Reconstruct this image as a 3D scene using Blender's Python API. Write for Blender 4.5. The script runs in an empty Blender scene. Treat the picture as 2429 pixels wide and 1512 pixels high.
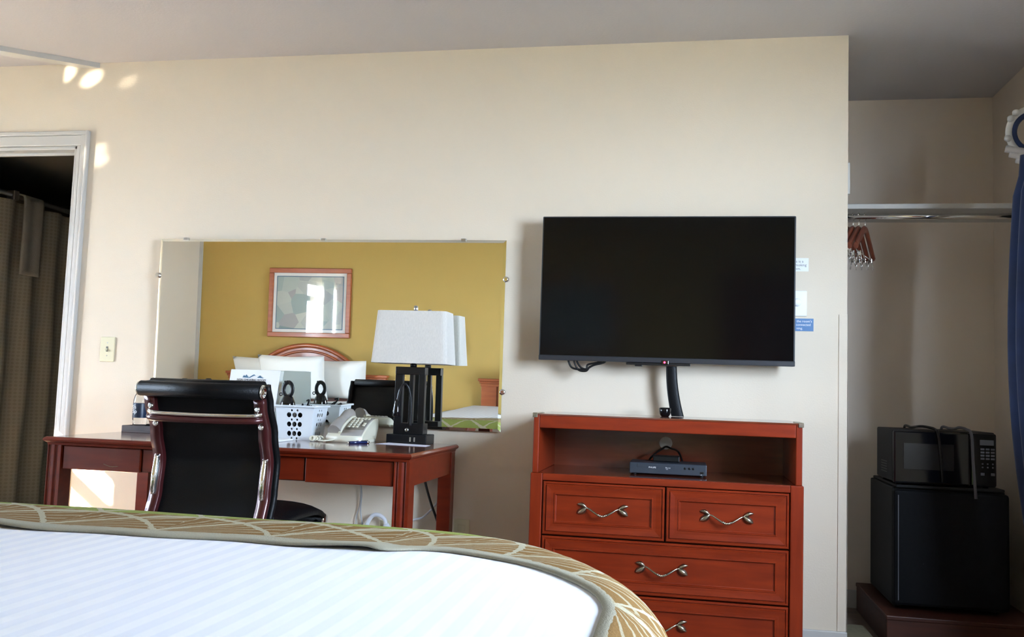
import bpy, bmesh, math, random
from mathutils import Vector, Matrix, noise
random.seed(7)
sc = bpy.context.scene
C = sc.collection
PI = math.pi
# ------------------------------------------------------------------ camera
F_PX, YAW, PITCH, ROLL = 2172.8, .1886, .0798, .0343
CAM = Vector((0, -3.8338, .9717))
cy, sy, cp, sp, cr, sr = math.cos(YAW), math.sin(YAW), math.cos(PITCH), math.sin(PITCH), math.cos(ROLL), math.sin(ROLL)
fwd = Vector((-sy*cp, cy*cp, sp)); r0 = Vector((cy, sy, 0)); u0 = r0.cross(fwd)
right = cr*r0 + sr*u0; up = -sr*r0 + cr*u0
cd = bpy.data.cameras.new('camera'); cam = bpy.data.objects.new('camera', cd); C.objects.link(cam)
cam.matrix_world = Matrix(((right.x, up.x, -fwd.x, CAM.x), (right.y, up.y, -fwd.y, CAM.y), (right.z, up.z, -fwd.z, CAM.z), (0, 0, 0, 1)))
cd.sensor_width = 36; cd.lens = 36*F_PX/2429; cd.clip_start = .02
sc.camera = cam
cd.dof.use_dof = False
# ------------------------------------------------------------------ world, sun, daylight
w = bpy.data.worlds.new('sky'); sc.world = w; w.use_nodes = True
bg = w.node_tree.nodes['Background']; bg.inputs[0].default_value = (.625, .785, 1.0, 1); bg.inputs[1].default_value = 24.0
SUN_DIR = Vector((1, .75, -.75)).normalized()
sl = bpy.data.lights.new('sun', 'SUN'); so = bpy.data.objects.new('sun', sl); C.objects.link(so)
sl.energy = 110; sl.color = (1, .84, .60); sl.angle = .012
so.rotation_euler = SUN_DIR.to_track_quat('-Z', 'Y').to_euler(); so.location = (-8, -3, 6)
# added narrow spot lamps outside the left window, standing in for reflected-sun patches
for (tx, ty, tz), ang, en, bl in (((-2.825, 0, 2.40), 1.1, 900, .6), ((-2.965, 0, 2.425), .8, 900, .3), ((-2.765, 0, 2.05), .42, 500, .9), ((-2.752, 0, 2.00), .36, 500, .9), ((-2.63, 0, 2.38), .6, 260, 1.), ((-3.08, -.17, 2.462), 1.5, 160, 1.)):
    gl_ = bpy.data.lights.new('glint_spot', 'SPOT'); gl_.energy = en; gl_.color = (1, .90, .72); gl_.spot_size = math.radians(ang); gl_.spot_blend = bl; gl_.shadow_soft_size = .01
    go = bpy.data.objects.new('glint_spot', gl_); C.objects.link(go); go.location = (-6.0, -2.45, .72)
    go.rotation_euler = (Vector((tx, ty, tz))-Vector(go.location)).to_track_quat('-Z', 'Y').to_euler()
def portal(loc, rot, sx, sz):
    l = bpy.data.lights.new('window_portal', 'AREA'); l.shape = 'RECTANGLE'; l.size = sx; l.size_y = sz
    l.cycles.is_portal = True
    o = bpy.data.objects.new('window_portal', l); C.objects.link(o); o.location = loc; o.rotation_euler = rot
vs = sc.view_settings
vs.view_transform = 'Standard'; vs.look = 'None'; vs.gamma = 1; vs.use_curve_mapping = False
vs.exposure = 1.95
# room numbers
XL, XW, YB, H, XR, YC = -4.47, 1.44, -4.2, 2.476, .632, .86
WR = (-2.72, -1.62, 1.00, 2.05)      # right window: y0,y1,z0,z1
WL = (-1.53, -.30, .55, 2.03)      # left window
portal((XW+.10, (WR[0]+WR[1])/2, (WR[2]+WR[3])/2), (0, math.radians(90), 0), WR[3]-WR[2], WR[1]-WR[0])
portal((XL-.10, (WL[0]+WL[1])/2, (WL[2]+WL[3])/2), (0, math.radians(-90), 0), WL[3]-WL[2], WL[1]-WL[0])

# ------------------------------------------------------------------ materials
def mat(name, col, rough=.5, metal=0., var=0., scale=6., bump=0., bscale=60., stretch=None, spec=None, coat=0., trans=0., ior=None, sheen=0., emit=None, col2=None, coords='Object'):
    m = bpy.data.materials.new(name); m.use_nodes = True
    nt = m.node_tree; b = nt.nodes['Principled BSDF']
    b.inputs['Base Color'].default_value = (*col, 1); b.inputs['Roughness'].default_value = rough; b.inputs['Metallic'].default_value = metal
    if spec is not None: b.inputs['Specular IOR Level'].default_value = spec
    if coat: b.inputs['Coat Weight'].default_value = coat; b.inputs['Coat Roughness'].default_value = .08
    if trans: b.inputs['Transmission Weight'].default_value = trans
    if ior: b.inputs['IOR'].default_value = ior
    if sheen: b.inputs['Sheen Weight'].default_value = sheen
    if emit: b.inputs['Emission Color'].default_value = (*emit[:3], 1); b.inputs['Emission Strength'].default_value = emit[3]
    if var or bump or col2:
        tc = nt.nodes.new('ShaderNodeTexCoord'); mp = nt.nodes.new('ShaderNodeMapping')
        nt.links.new(tc.outputs[coords], mp.inputs[0])
        if stretch: mp.inputs['Scale'].default_value = stretch
        if var or col2:
            n = nt.nodes.new('ShaderNodeTexNoise'); n.inputs['Scale'].default_value = scale; n.inputs['Detail'].default_value = 5
            nt.links.new(mp.outputs[0], n.inputs['Vector'])
            r = nt.nodes.new('ShaderNodeValToRGB')
            lo = col2 if col2 else tuple(c*(1-var) for c in col); hi = col if col2 else tuple(min(1, c*(1+var)) for c in col)
            r.color_ramp.elements[0].position = .32; r.color_ramp.elements[0].color = (*lo, 1)
            r.color_ramp.elements[1].position = .68; r.color_ramp.elements[1].color = (*hi, 1)
            nt.links.new(n.outputs[0], r.inputs[0]); nt.links.new(r.outputs[0], b.inputs['Base Color'])
        if bump:
            n2 = nt.nodes.new('ShaderNodeTexNoise'); n2.inputs['Scale'].default_value = bscale; n2.inputs['Detail'].default_value = 3
            nt.links.new(mp.outputs[0], n2.inputs['Vector'])
            bp = nt.nodes.new('ShaderNodeBump'); bp.inputs['Strength'].default_value = bump; bp.inputs['Distance'].default_value = .004
            nt.links.new(n2.outputs[0], bp.inputs['Height']); nt.links.new(bp.outputs[0], b.inputs['Normal'])
    return m
M = {}
M['wall'] = mat('wall_paint', (.69, .60, .478), .65, bump=.12, bscale=160, spec=.3)
M['ceil'] = mat('ceiling_paint', (.56, .53, .53), .9, bump=.2, bscale=90, spec=.1)
M['yellow'] = mat('yellow_paint', (.46, .315, .095), .7, bump=.1, bscale=160, spec=.2)
M['trim'] = mat('white_trim', (.52, .505, .475), .35, var=.02, scale=4)
M['closet'] = mat('closet_paint', (.74, .64, .54), .8, bump=.1, bscale=150, spec=.1)
M['floor'] = mat('floor_laminate', (.19, .135, .10), .35, var=.35, scale=3, stretch=(.6, 9, 1))
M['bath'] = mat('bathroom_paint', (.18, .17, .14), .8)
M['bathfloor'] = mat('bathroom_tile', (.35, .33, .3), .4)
M['ground'] = mat('outside_ground', (.16, .16, .13), .9, var=.3, scale=2)
M['wood'] = mat('cherry_wood', (.215, .0215, .0036), .34, scale=5, stretch=(1.2, 6, 9), col2=(.152, .0135, .0023), coat=.04, spec=.3)
M['woodv'] = mat('cherry_wood_upright', (.215, .0215, .0036), .34, scale=5, stretch=(8, 6, 1.0), col2=(.152, .0135, .0023), coat=.04, spec=.3)
M['deskw'] = mat('desk_wood', (.155, .016, .004), .30, scale=5, stretch=(1.2, 6, 9), col2=(.115, .011, .003), coat=.05, spec=.3)
M['desktop'] = mat('desk_top_lacquer', (.15, .035, .015), .16, scale=4, stretch=(1, 7, 7), col2=(.11, .024, .010), coat=.6)
M['woodin'] = mat('cubby_wood', (.20, .035, .012), .30, scale=5, stretch=(1.2, 6, 9), col2=(.15, .024, .008), coat=.2)
M['hbwood'] = mat('headboard_wood', (.40, .105, .030), .35, scale=5, stretch=(1, 6, 8), col2=(.31, .07, .02), coat=.15)
M['seam'] = mat('dark_gap', (.03, .008, .004), .8)
M['mirror'] = mat('mirror_silver', (.93, .94, .91), .0, 1.0)
M['glassedge'] = mat('mirror_bevel', (.90, .92, .84), .02, 1.0)
M['chrome'] = mat('chrome', (.82, .82, .80), .08, 1.0, var=.02, scale=3)
M['steel'] = mat('brushed_steel', (.55, .54, .52), .28, 1.0, var=.05, scale=20)
M['maroon'] = mat('wine_red_frame', (.06, .010, .011), .28, .3, var=.1, scale=8, coat=.3)
M['leather'] = mat('black_leather', (.004, .004, .0045), .42, bump=.2, bscale=220, spec=.16)
M['black'] = mat('black_metal', (.004, .0045, .006), .30, var=.1, scale=10, spec=.4)
M['blackp'] = mat('black_plastic', (.005, .005, .0055), .38, var=.1, scale=10, spec=.4)
M['gloss'] = mat('black_gloss', (.004, .004, .005), .08, var=.1, scale=10)
M['screen'] = mat('tv_screen', (.003, .003, .003), .12, var=.05, scale=2, spec=.22)
M['bezel'] = mat('tv_bezel', (.020, .021, .026), .35, var=.05, scale=5)
M['shade'] = mat('lamp_linen', (.58, .545, .49), .85, var=.05, scale=220, bump=.25, bscale=420, stretch=(1, 1, .4))
M['ivory'] = mat('ivory_plastic', (.66, .61, .42), .35, var=.02, scale=5)
M['phone'] = mat('ash_plastic', (.66, .63, .50), .35, var=.02, scale=5)
M['phoneg'] = mat('grey_plastic', (.30, .275, .25), .45, var=.05, scale=30)
M['phonedk'] = mat('keypad_plate', (.16, .14, .11), .5, var=.05, scale=30)
M['basket'] = mat('translucent_white_plastic', (.76, .80, .83), .35, var=.03, scale=8, trans=.12)
M['paper'] = mat('white_paper', (.80, .80, .79), .7, var=.01, scale=5)
M['ink'] = mat('grey_ink', (.13, .13, .14), .7, var=.05, scale=9)
M['red'] = mat('red_ink', (.60, .06, .07), .7, var=.05, scale=9)
M['blueink'] = mat('blue_ink', (.06, .15, .24), .6, var=.1, scale=40)
M['white'] = mat('white_plastic', (.80, .81, .82), .35, var=.02, scale=5)
M['cord'] = mat('white_cord', (.62, .63, .66), .5, var=.03, scale=5)
M['cordg'] = mat('grey_cord', (.34, .35, .36), .5, var=.03, scale=5)
M['brass'] = mat('antique_pewter', (.42, .385, .30), .28, 1.0, var=.35, scale=45)
M['sheet'] = None
M['pillow'] = mat('pillow_cotton', (.80, .79, .75), .85, var=.02, scale=5, bump=.15, bscale=14)
M['bluecloth'] = mat('navy_drape', (.004, .016, .066), .8, var=.2, scale=9, sheen=.2)
M['plaster'] = mat('white_plaster', (.48, .45, .40), .6, var=.1, scale=14)
M['scarf'] = mat('pale_scarf', (.42, .38, .35), .8, var=.1, scale=10)
M['fridge'] = mat('fridge_black', (.006, .0065, .008), .6, var=.1, scale=60, bump=.15, bscale=300, spec=.12)
M['fridges'] = mat('fridge_side', (.018, .018, .019), .6, var=.1, scale=60, bump=.15, bscale=300, spec=.2)
M['mwin'] = mat('oven_window', (.02, .019, .018), .18, var=.05, scale=9)
M['btn'] = mat('grey_button', (.10, .10, .115), .5, var=.05, scale=9)
M['hwood'] = mat('hanger_wood', (.22, .055, .025), .3, scale=6, stretch=(6, 1, 6), col2=(.15, .03, .015), coat=.3)
M['tan'] = mat('tan_fabric', (.22, .19, .12), .9, var=.1, scale=60)
M['towel'] = mat('grey_towel', (.33, .32, .28), .95, bump=.4, bscale=200, var=.05, scale=30)
M['rod'] = mat('satin_metal', (.35, .36, .38), .3, 1.0, var=.05, scale=9)
M['label'] = mat('bottle_label', (.012, .035, .09), .4, scale=14, col2=(.01, .014, .025))
M['labelb'] = mat('sticker_blue', (.07, .18, .38), .5, var=.03, scale=9)
M['dvd'] = mat('player_charcoal', (.030, .037, .050), .35, var=.05, scale=9)
M['greyplate'] = mat('hole_disc_grey', (.70, .68, .64), .7, var=.04, scale=9)
M['led'] = mat('red_led', (.6, .01, .02), .4, emit=(1, .02, .05, 4), var=.02)
M['clear'] = mat('clear_bottle', (.95, .97, .98), .03, trans=1., ior=1.2)
M['slip'] = mat('lilac_paper', (.72, .72, .84), .6, var=.01, scale=5)
M['penb'] = mat('pen_navy', (.02, .03, .10), .2, var=.05, scale=9)
M['tray'] = mat('tray_vinyl', (.07, .055, .055), .5, var=.1, scale=20)
M['foil'] = mat('clear_packet', (.62, .58, .57), .25, var=.25, scale=30, trans=.3)
M['acry'] = mat('acrylic_sheet', (.70, .76, .72), .2, var=.02, scale=5)
M['platw'] = mat('platform_wood', (.075, .018, .008), .5, scale=5, stretch=(1.2, 6, 9), col2=(.05, .012, .006))
M['mount'] = mat('box_spring', (.55, .53, .5), .9, var=.05, scale=5)
def add_nodes(m): nt = m.node_tree; return nt, nt.nodes['Principled BSDF'], nt.nodes.new, nt.links.new
def math_node(nt, op, a, b=None, c=None):
    n = nt.nodes.new('ShaderNodeMath'); n.operation = op
    for i, v in enumerate((a, b, c)):
        if v is None: continue
        if isinstance(v, (int, float)): n.inputs[i].default_value = v
        else: nt.links.new(v, n.inputs[i])
    return n.outputs[0]
def mixc(nt, fac, a, b):
    n = nt.nodes.new('ShaderNodeMix'); n.data_type = 'RGBA'
    if isinstance(fac, (int, float)): n.inputs[0].default_value = fac
    else: nt.links.new(fac, n.inputs[0])
    for i, v in ((6, a), (7, b)):
        if isinstance(v, tuple): n.inputs[i].default_value = (*v, 1)
        else: nt.links.new(v, n.inputs[i])
    return n.outputs[2]
# woven stripe sheet
m = mat('striped_sheet', (.82, .82, .84), .75); nt, b, N, Lk = add_nodes(m)
tc = N('ShaderNodeTexCoord'); sx = N('ShaderNodeSeparateXYZ'); Lk(tc.outputs['Object'], sx.inputs[0])
s = math_node(nt, 'SINE', math_node(nt, 'MULTIPLY', sx.outputs[0], 2*PI/.036))
st = math_node(nt, 'MULTIPLY_ADD', math_node(nt, 'MULTIPLY', s, 3.), .5, .5); st = math_node(nt, 'MINIMUM', math_node(nt, 'MAXIMUM', st, 0.), 1.)
Lk(mixc(nt, st, (.60, .605, .64), (.67, .67, .68)), b.inputs['Base Color'])
Lk(math_node(nt, 'MULTIPLY_ADD', st, -.25, .8), b.inputs['Roughness'])
M['sheet'] = m
# runner: hem, fans and leaf lines; u along the hem, v away from it (metres)
m = mat('runner_weave', (.4, .3, .18), .95, spec=.05); nt, b, N, Lk = add_nodes(m)
uv = N('ShaderNodeUVMap'); sx = N('ShaderNodeSeparateXYZ'); Lk(uv.outputs[0], sx.inputs[0])
u, v = sx.outputs[0], sx.outputs[1]
nz = N('ShaderNodeTexNoise'); nz.inputs['Scale'].default_value = 40; Lk(uv.outputs[0], nz.inputs['Vector'])
wob = math_node(nt, 'MULTIPLY_ADD', nz.outputs[0], .02, -.01)
u2 = math_node(nt, 'ADD', u, wob)
cell = math_node(nt, 'FRACT', math_node(nt, 'DIVIDE', u2, .215))           # 0..1 along motif
vv = math_node(nt, 'DIVIDE', math_node(nt, 'SUBTRACT', v, .055), .17)       # 0 at hem edge .. 1
rowv = math_node(nt, 'FRACT', vv)
def band(x, c, w): return math_node(nt, 'LESS_THAN', math_node(nt, 'ABSOLUTE', math_node(nt, 'SUBTRACT', x, c)), w)
# two arcs crossing the cell (leaf lattice)
arc1 = math_node(nt, 'SUBTRACT', rowv, math_node(nt, 'MULTIPLY', math_node(nt, 'SUBTRACT', 1., cell), math_node(nt, 'SUBTRACT', 1.7, math_node(nt, 'MULTIPLY', math_node(nt, 'SUBTRACT', 1., cell), .7))))
arc2 = math_node(nt, 'SUBTRACT', rowv, math_node(nt, 'MULTIPLY', cell, math_node(nt, 'SUBTRACT', 1.7, math_node(nt, 'MULTIPLY', cell, .7))))
line = math_node(nt, 'MAXIMUM', band(arc1, 0., .07), band(arc2, 0., .05))
ang = math_node(nt, 'ARCTAN2', math_node(nt, 'ADD', rowv, .05), math_node(nt, 'SUBTRACT', 1.03, cell))
ray = math_node(nt, 'GREATER_THAN', math_node(nt, 'SINE', math_node(nt, 'MULTIPLY', ang, 34.)), .72)
inside = math_node(nt, 'LESS_THAN', arc1, 0.)
pat = math_node(nt, 'MAXIMUM', line, math_node(nt, 'MULTIPLY', ray, .75))
hem = math_node(nt, 'LESS_THAN', v, math_node(nt, 'ADD', .055, math_node(nt, 'MULTIPLY', wob, .6)))
green = math_node(nt, 'GREATER_THAN', v, .225)
grey = math_node(nt, 'GREATER_THAN', v, .50)
basec = mixc(nt, grey, mixc(nt, green, (.215, .122, .044), (.24, .27, .07)), (.13, .12, .09))
onlyl = mixc(nt, green, pat, line)
colr = mixc(nt, onlyl, basec, (.40, .36, .255))
colr = mixc(nt, hem, colr, (.345, .32, .245))
fz = N('ShaderNodeTexNoise'); fz.inputs['Scale'].default_value = 320; Lk(uv.outputs[0], fz.inputs['Vector'])
colr2 = N('ShaderNodeMix'); colr2.data_type = 'RGBA'; colr2.blend_type = 'MULTIPLY'; colr2.inputs[0].default_value = .35
Lk(colr, colr2.inputs[6]); Lk(fz.outputs[0], colr2.inputs[7])
bp = N('ShaderNodeBump'); bp.inputs['Strength'].default_value = .5; bp.inputs['Distance'].default_value = .002
Lk(fz.outputs[0], bp.inputs['Height']); Lk(bp.outputs[0], b.inputs['Normal'])
Lk(colr2.outputs[2], b.inputs['Base Color'])
M['runner'] = m
# shower curtain: diamond weave
m = mat('shower_weave', (.36, .34, .28), .9); nt, b, N, Lk = add_nodes(m)
tc = N('ShaderNodeTexCoord'); sx = N('ShaderNodeSeparateXYZ'); Lk(tc.outputs['Object'], sx.inputs[0])
a1 = math_node(nt, 'SINE', math_node(nt, 'MULTIPLY', math_node(nt, 'ADD', sx.outputs[1], sx.outputs[2]), 2*PI/.042))
a2 = math_node(nt, 'SINE', math_node(nt, 'MULTIPLY', math_node(nt, 'SUBTRACT', sx.outputs[1], sx.outputs[2]), 2*PI/.042))
d = math_node(nt, 'GREATER_THAN', math_node(nt, 'MULTIPLY', a1, a2), .15)
Lk(mixc(nt, d, (.33, .315, .26), (.27, .26, .21)), b.inputs['Base Color'])
M['shower'] = m
# window pane
m = bpy.data.materials.new('window_glass'); m.use_nodes = True; nt = m.node_tree
for n in list(nt.nodes): nt.nodes.remove(n)
o_ = nt.nodes.new('ShaderNodeOutputMaterial'); t_ = nt.nodes.new('ShaderNodeBsdfTransparent'); g_ = nt.nodes.new('ShaderNodeBsdfGlossy'); x_ = nt.nodes.new('ShaderNodeMixShader')
g_.inputs['Roughness'].default_value = .02; x_.inputs[0].default_value = .07
nt.links.new(t_.outputs[0], x_.inputs[1]); nt.links.new(g_.outputs[0], x_.inputs[2]); nt.links.new(x_.outputs[0], o_.inputs[0])
M['glass'] = m
# generic garden print for the framed picture (plain stand-in)
m = mat('soft_print', (.4, .45, .42), .5); nt, b, N, Lk = add_nodes(m)
tc = N('ShaderNodeTexCoord'); vo = N('ShaderNodeTexVoronoi'); vo.inputs['Scale'].default_value = 7; Lk(tc.outputs['Object'], vo.inputs['Vector'])
rp = N('ShaderNodeValToRGB'); els = rp.color_ramp.elements
els[0].color = (.10, .16, .15, 1); els[1].color = (.45, .30, .22, 1)
for p_, c_ in ((.25, (.22, .33, .33)), (.5, (.48, .52, .46)), (.75, (.30, .34, .36))):
    e = els.new(p_); e.color = (*c_, 1)
Lk(vo.outputs['Color'], rp.inputs[0]); Lk(rp.outputs[0], b.inputs['Base Color']); b.inputs['Coat Weight'].default_value = 1; b.inputs['Coat Roughness'].default_value = .02
M['print'] = m

# ------------------------------------------------------------------ mesh helpers
def root_loc(o):
    v = Vector((0, 0, 0))
    while o: v += Vector(o.location); o = o.parent
    return v
class MB:
    def __init__(s): s.v = []; s.f = []; s.sm = []; s.uv = None
    def add(s, vs, fs, smooth=False):
        n = len(s.v); s.v += [Vector(p) for p in vs]; s.f += [tuple(i+n for i in f) for f in fs]; s.sm += [smooth]*len(fs); return s
    def box(s, x0, x1, y0, y1, z0, z1, c=0.):
        x0, x1 = min(x0, x1), max(x0, x1); y0, y1 = min(y0, y1), max(y0, y1); z0, z1 = min(z0, z1), max(z0, z1)
        if c <= 0:
            return s.add([(x0, y0, z0), (x1, y0, z0), (x1, y1, z0), (x0, y1, z0), (x0, y0, z1), (x1, y0, z1), (x1, y1, z1), (x0, y1, z1)],
                         [(0, 3, 2, 1), (4, 5, 6, 7), (0, 1, 5, 4), (1, 2, 6, 5), (2, 3, 7, 6), (3, 0, 4, 7)])
        c = min(c, (x1-x0)*.45, (y1-y0)*.45, (z1-z0)*.45)
        bm = bmesh.new(); bmesh.ops.create_cube(bm, size=1)
        for q in bm.verts: q.co = Vector(((x0+x1)/2+q.co.x*(x1-x0), (y0+y1)/2+q.co.y*(y1-y0), (z0+z1)/2+q.co.z*(z1-z0)))
        bmesh.ops.bevel(bm, geom=bm.edges[:], offset=c, segments=2, affect='EDGES', profile=.5)
        bm.verts.index_update()
        s.add([q.co.copy() for q in bm.verts], [tuple(q.index for q in f.verts) for f in bm.faces]); bm.free(); return s
    def prism(s, pts, axis, a, b, smooth=False):
        """pts 2D outline; extruded along axis from a to b. axis y: pts=(x,z); x: (y,z); z: (x,y)"""
        n = len(pts)
        def P(p, t): return {'y': (p[0], t, p[1]), 'x': (t, p[0], p[1]), 'z': (p[0], p[1], t)}[axis]
        vs = [P(p, a) for p in pts] + [P(p, b) for p in pts]
        s.add(vs, [tuple(range(n)), tuple(range(2*n-1, n-1, -1))])
        return s.add(vs, [(i, i+n, (i+1) % n+n, (i+1) % n) for i in range(n)], smooth)
    def tube(s, pts, r, n=10, cap=True, rs=None, flat=1.):
        pts = [Vector(p) for p in pts]; k = len(pts); rings = []; prev = None
        for i, p in enumerate(pts):
            t = (pts[min(i+1, k-1)] - pts[max(i-1, 0)]).normalized()
            if prev is None:
                a = Vector((0, 0, 1)) if abs(t.z) < .9 else Vector((1, 0, 0)); nn = t.cross(a).normalized()
            else: nn = (prev - t*prev.dot(t)).normalized()
            prev = nn; bb = t.cross(nn); rr = rs[i] if rs else r
            rings.append([p + (nn*math.cos(2*PI*j/n) + bb*math.sin(2*PI*j/n)*flat)*rr for j in range(n)])
        vs = [q for R in rings for q in R]
        fs = [(i*n+j, i*n+(j+1) % n, (i+1)*n+(j+1) % n, (i+1)*n+j) for i in range(k-1) for j in range(n)]
        s.add(vs, fs, True)
        if cap: s.add(vs, [tuple(range(n-1, -1, -1)), tuple(range((k-1)*n, k*n))])
        return s
    def cyl(s, p, q, r, n=20): return s.tube([p, q], r, n)
    def lathe(s, prof, c, n=24, axis='z', smooth=True):
        vs = []
        for r, h in prof:
            for j in range(n):
                a = 2*PI*j/n; x, y = r*math.cos(a), r*math.sin(a)
                vs.append({'z': (c[0]+x, c[1]+y, c[2]+h), 'y': (c[0]+x, c[1]+h, c[2]+y), 'x': (c[0]+h, c[1]+x, c[2]+y)}[axis])
        k = len(prof)
        s.add(vs, [(i*n+j, i*n+(j+1) % n, (i+1)*n+(j+1) % n, (i+1)*n+j) for i in range(k-1) for j in range(n)], smooth)
        s.add(vs, [tuple(range(n)), tuple(range(k*n-1, (k-1)*n-1, -1))]); return s
    def grid(s, fn, nu, nv, smooth=True, closed_u=False):
        vs = [fn(i, j) for i in range(nu) for j in range(nv)]
        mu = nu if closed_u else nu-1
        return s.add(vs, [(i*nv+j, ((i+1) % nu)*nv+j, ((i+1) % nu)*nv+j+1, i*nv+j+1) for i in range(mu) for j in range(nv-1)], smooth)
    def rings(s, x0, x1, z0, z1, prof, y, sgn=-1):
        """nested rectangles facing -y: prof list of (inset, out)"""
        vs = []
        for i, o in prof:
            vs += [(x0+i, y+sgn*o, z0+i), (x1-i, y+sgn*o, z0+i), (x1-i, y+sgn*o, z1-i), (x0+i, y+sgn*o, z1-i)]
        k = len(prof)
        fs = [(a*4+j, a*4+(j+1) % 4, (a+1)*4+(j+1) % 4, (a+1)*4+j) for a in range(k-1) for j in range(4)]
        fs.append(tuple(range((k-1)*4, k*4))); fs.append((3, 2, 1, 0))
        return s.add(vs, fs)
    def build(s, name, m, parent=None, local=False, flip=False):
        off = Vector((0, 0, 0)) if (local or parent is None) else root_loc(parent)
        me = bpy.data.meshes.new(name); me.from_pydata([p-off for p in s.v], [], s.f)
        me.polygons.foreach_set('use_smooth', s.sm)
        bm = bmesh.new(); bm.from_mesh(me)
        bmesh.ops.remove_doubles(bm, verts=bm.verts, dist=1e-6)
        bmesh.ops.recalc_face_normals(bm, faces=bm.faces); bm.to_mesh(me); bm.free()
        me.materials.append(M[m] if isinstance(m, str) else m); me.update()
        o = bpy.data.objects.new(name, me); C.objects.link(o)
        if parent: o.parent = parent
        return o
def spline(pts, n=8):
    pts = [Vector(p) for p in pts]; out = []
    for i in range(len(pts)-1):
        p0 = pts[max(i-1, 0)]; p1 = pts[i]; p2 = pts[i+1]; p3 = pts[min(i+2, len(pts)-1)]
        for k in range(n):
            t = k/n
            out.append(.5*((2*p1) + (p2-p0)*t + (2*p0-5*p1+4*p2-p3)*t*t + (3*p1-p0-3*p2+p3)*t**3))
    out.append(pts[-1]); return out
def tag(o, label, cat, group=None):
    o['label'] = label; o['category'] = cat
    if group: o['group'] = group
    return o
def thing(name, label, cat, loc, rz=0, group=None):
    o = bpy.data.objects.new(name, None); C.objects.link(o); o.location = loc; o.rotation_euler = (0, 0, rz); o.empty_display_size = .05
    return tag(o, label, cat, group)
def struct(o, label=None):
    o['kind'] = 'structure'
    if label: o['label'] = label
    return o
def inst(o, parent, loc, name=None):
    c = o.copy(); C.objects.link(c); c.parent = parent; c.location = loc; return c
def text(name, body, size, m, parent, org, xd=(1, 0, 0), ud=(0, 0, 1), align='LEFT', ext=.0004, sx=1.):
    cu = bpy.data.curves.new('t', 'FONT'); cu.body = body; cu.size = size; cu.align_x = align; cu.extrude = ext; cu.resolution_u = 2; cu.space_line = .95
    t = bpy.data.objects.new('t', cu); C.objects.link(t)
    dg = bpy.context.evaluated_depsgraph_get(); me = bpy.data.meshes.new_from_object(t.evaluated_get(dg))
    bpy.data.objects.remove(t); bpy.data.curves.remove(cu)
    xd = Vector(xd).normalized(); ud = Vector(ud).normalized(); nd = xd.cross(ud); off = root_loc(parent) if parent else Vector()
    for q in me.vertices: q.co = Vector(org) - off + xd*q.co.x*sx + ud*q.co.y + nd*q.co.z
    me.materials.clear(); me.materials.append(M[m]); me.name = name
    o = bpy.data.objects.new(name, me); C.objects.link(o)
    if parent: o.parent = parent
    return o

# ================================================================== SETTING
T = .10
def wall(name, boxes, m):
    b = MB()
    for q in boxes: b.box(*q)
    return struct(b.build(name, m))
wall('ground', [(-14, 14, -14, 14, -.6, -.5)], 'ground')
wall('floor', [(XL, XW, YB, YC, -.1, 0)], 'floor')
wall('ceiling', [(XL-.1, XW+.1, YB-.1, YC+1.5, H, H+.1)], 'ceil')
DX0, DX1, DZ = -3.64, -2.868, 2.072
wall('wall_front', [(DX1, XR, 0, T, 0, H), (XL, DX0, 0, T, 0, H), (DX0, DX1, 0, T, DZ, H)], 'wall')
wall('wall_closet_left', [(XR-T, XR, T, YC, 0, H)], 'closet')
wall('wall_closet_back', [(XR-T, XW, YC, YC+T, 0, H)], 'closet')
y0, y1, z0, z1 = WR
wall('wall_right', [(XW, XW+T, YB, y0, 0, H), (XW, XW+T, y1, 0, 0, H), (XW, XW+T, y0, y1, 0, z0), (XW, XW+T, y0, y1, z1, H)], 'wall')
wall('wall_closet_right', [(XW, XW+T, 0, YC+T, 0, H)], 'closet')
y0, y1, z0, z1 = WL
wall('wall_left', [(XL-T, XL, YB, y0, 0, H), (XL-T, XL, y1, T, 0, H), (XL-T, XL, y0, y1, 0, z0), (XL-T, XL, y0, y1, z1, H)], 'wall')
wall('wall_back', [(XL-T, XW+T, YB-T, YB, 0, H)], 'yellow')
# bathroom behind the doorway
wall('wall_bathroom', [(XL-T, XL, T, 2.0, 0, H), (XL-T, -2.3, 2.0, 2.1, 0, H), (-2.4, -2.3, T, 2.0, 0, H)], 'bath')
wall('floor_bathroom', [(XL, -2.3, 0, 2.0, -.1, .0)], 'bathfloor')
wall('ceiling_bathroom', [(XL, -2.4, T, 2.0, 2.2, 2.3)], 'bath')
def window(n, x, sgn, y0, y1, z0, z1, rails, mull):
    b = MB(); w = .05; d = .07; xa, xb = x, x+sgn*d
    b.box(xa, xb, y0, y1, z0, z0+w, .004).box(xa, xb, y0, y1, z1-w, z1, .004).box(xa, xb, y0, y0+w, z0+w, z1-w, .004).box(xa, xb, y1-w, y1, z0+w, z1-w, .004)
    fr = struct(b.build(f'window_{n}', 'trim'))
    for r, t in rails: MB().box(xa+sgn*.01, xb-sgn*.01, y0+w, y1-w, r-t/2, r+t/2, .003).build('rail', 'trim', fr)
    for q, t in mull: MB().box(xa+sgn*.02, xb-sgn*.02, q-t/2, q+t/2, z0+w, z1-w, .003).build('mullion', 'trim', fr)
    MB().box(x+sgn*.033, x+sgn*.037, y0+w, y1-w, z0+w, z1-w).build('pane', 'glass', fr)
    MB().box(x-sgn*.03, x+sgn*.0, y0-.04, y1+.04, z0-.03, z0, .005).build('sill', 'trim', fr)
    return fr
window(1, XW+.02, 1, *WR, rails=[(1.45, .04)], mull=[])
window(2, XL-.02, -1, *WL, rails=[(1.81, .07), (1.18, .03)], mull=[(-.84, .03)])
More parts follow.
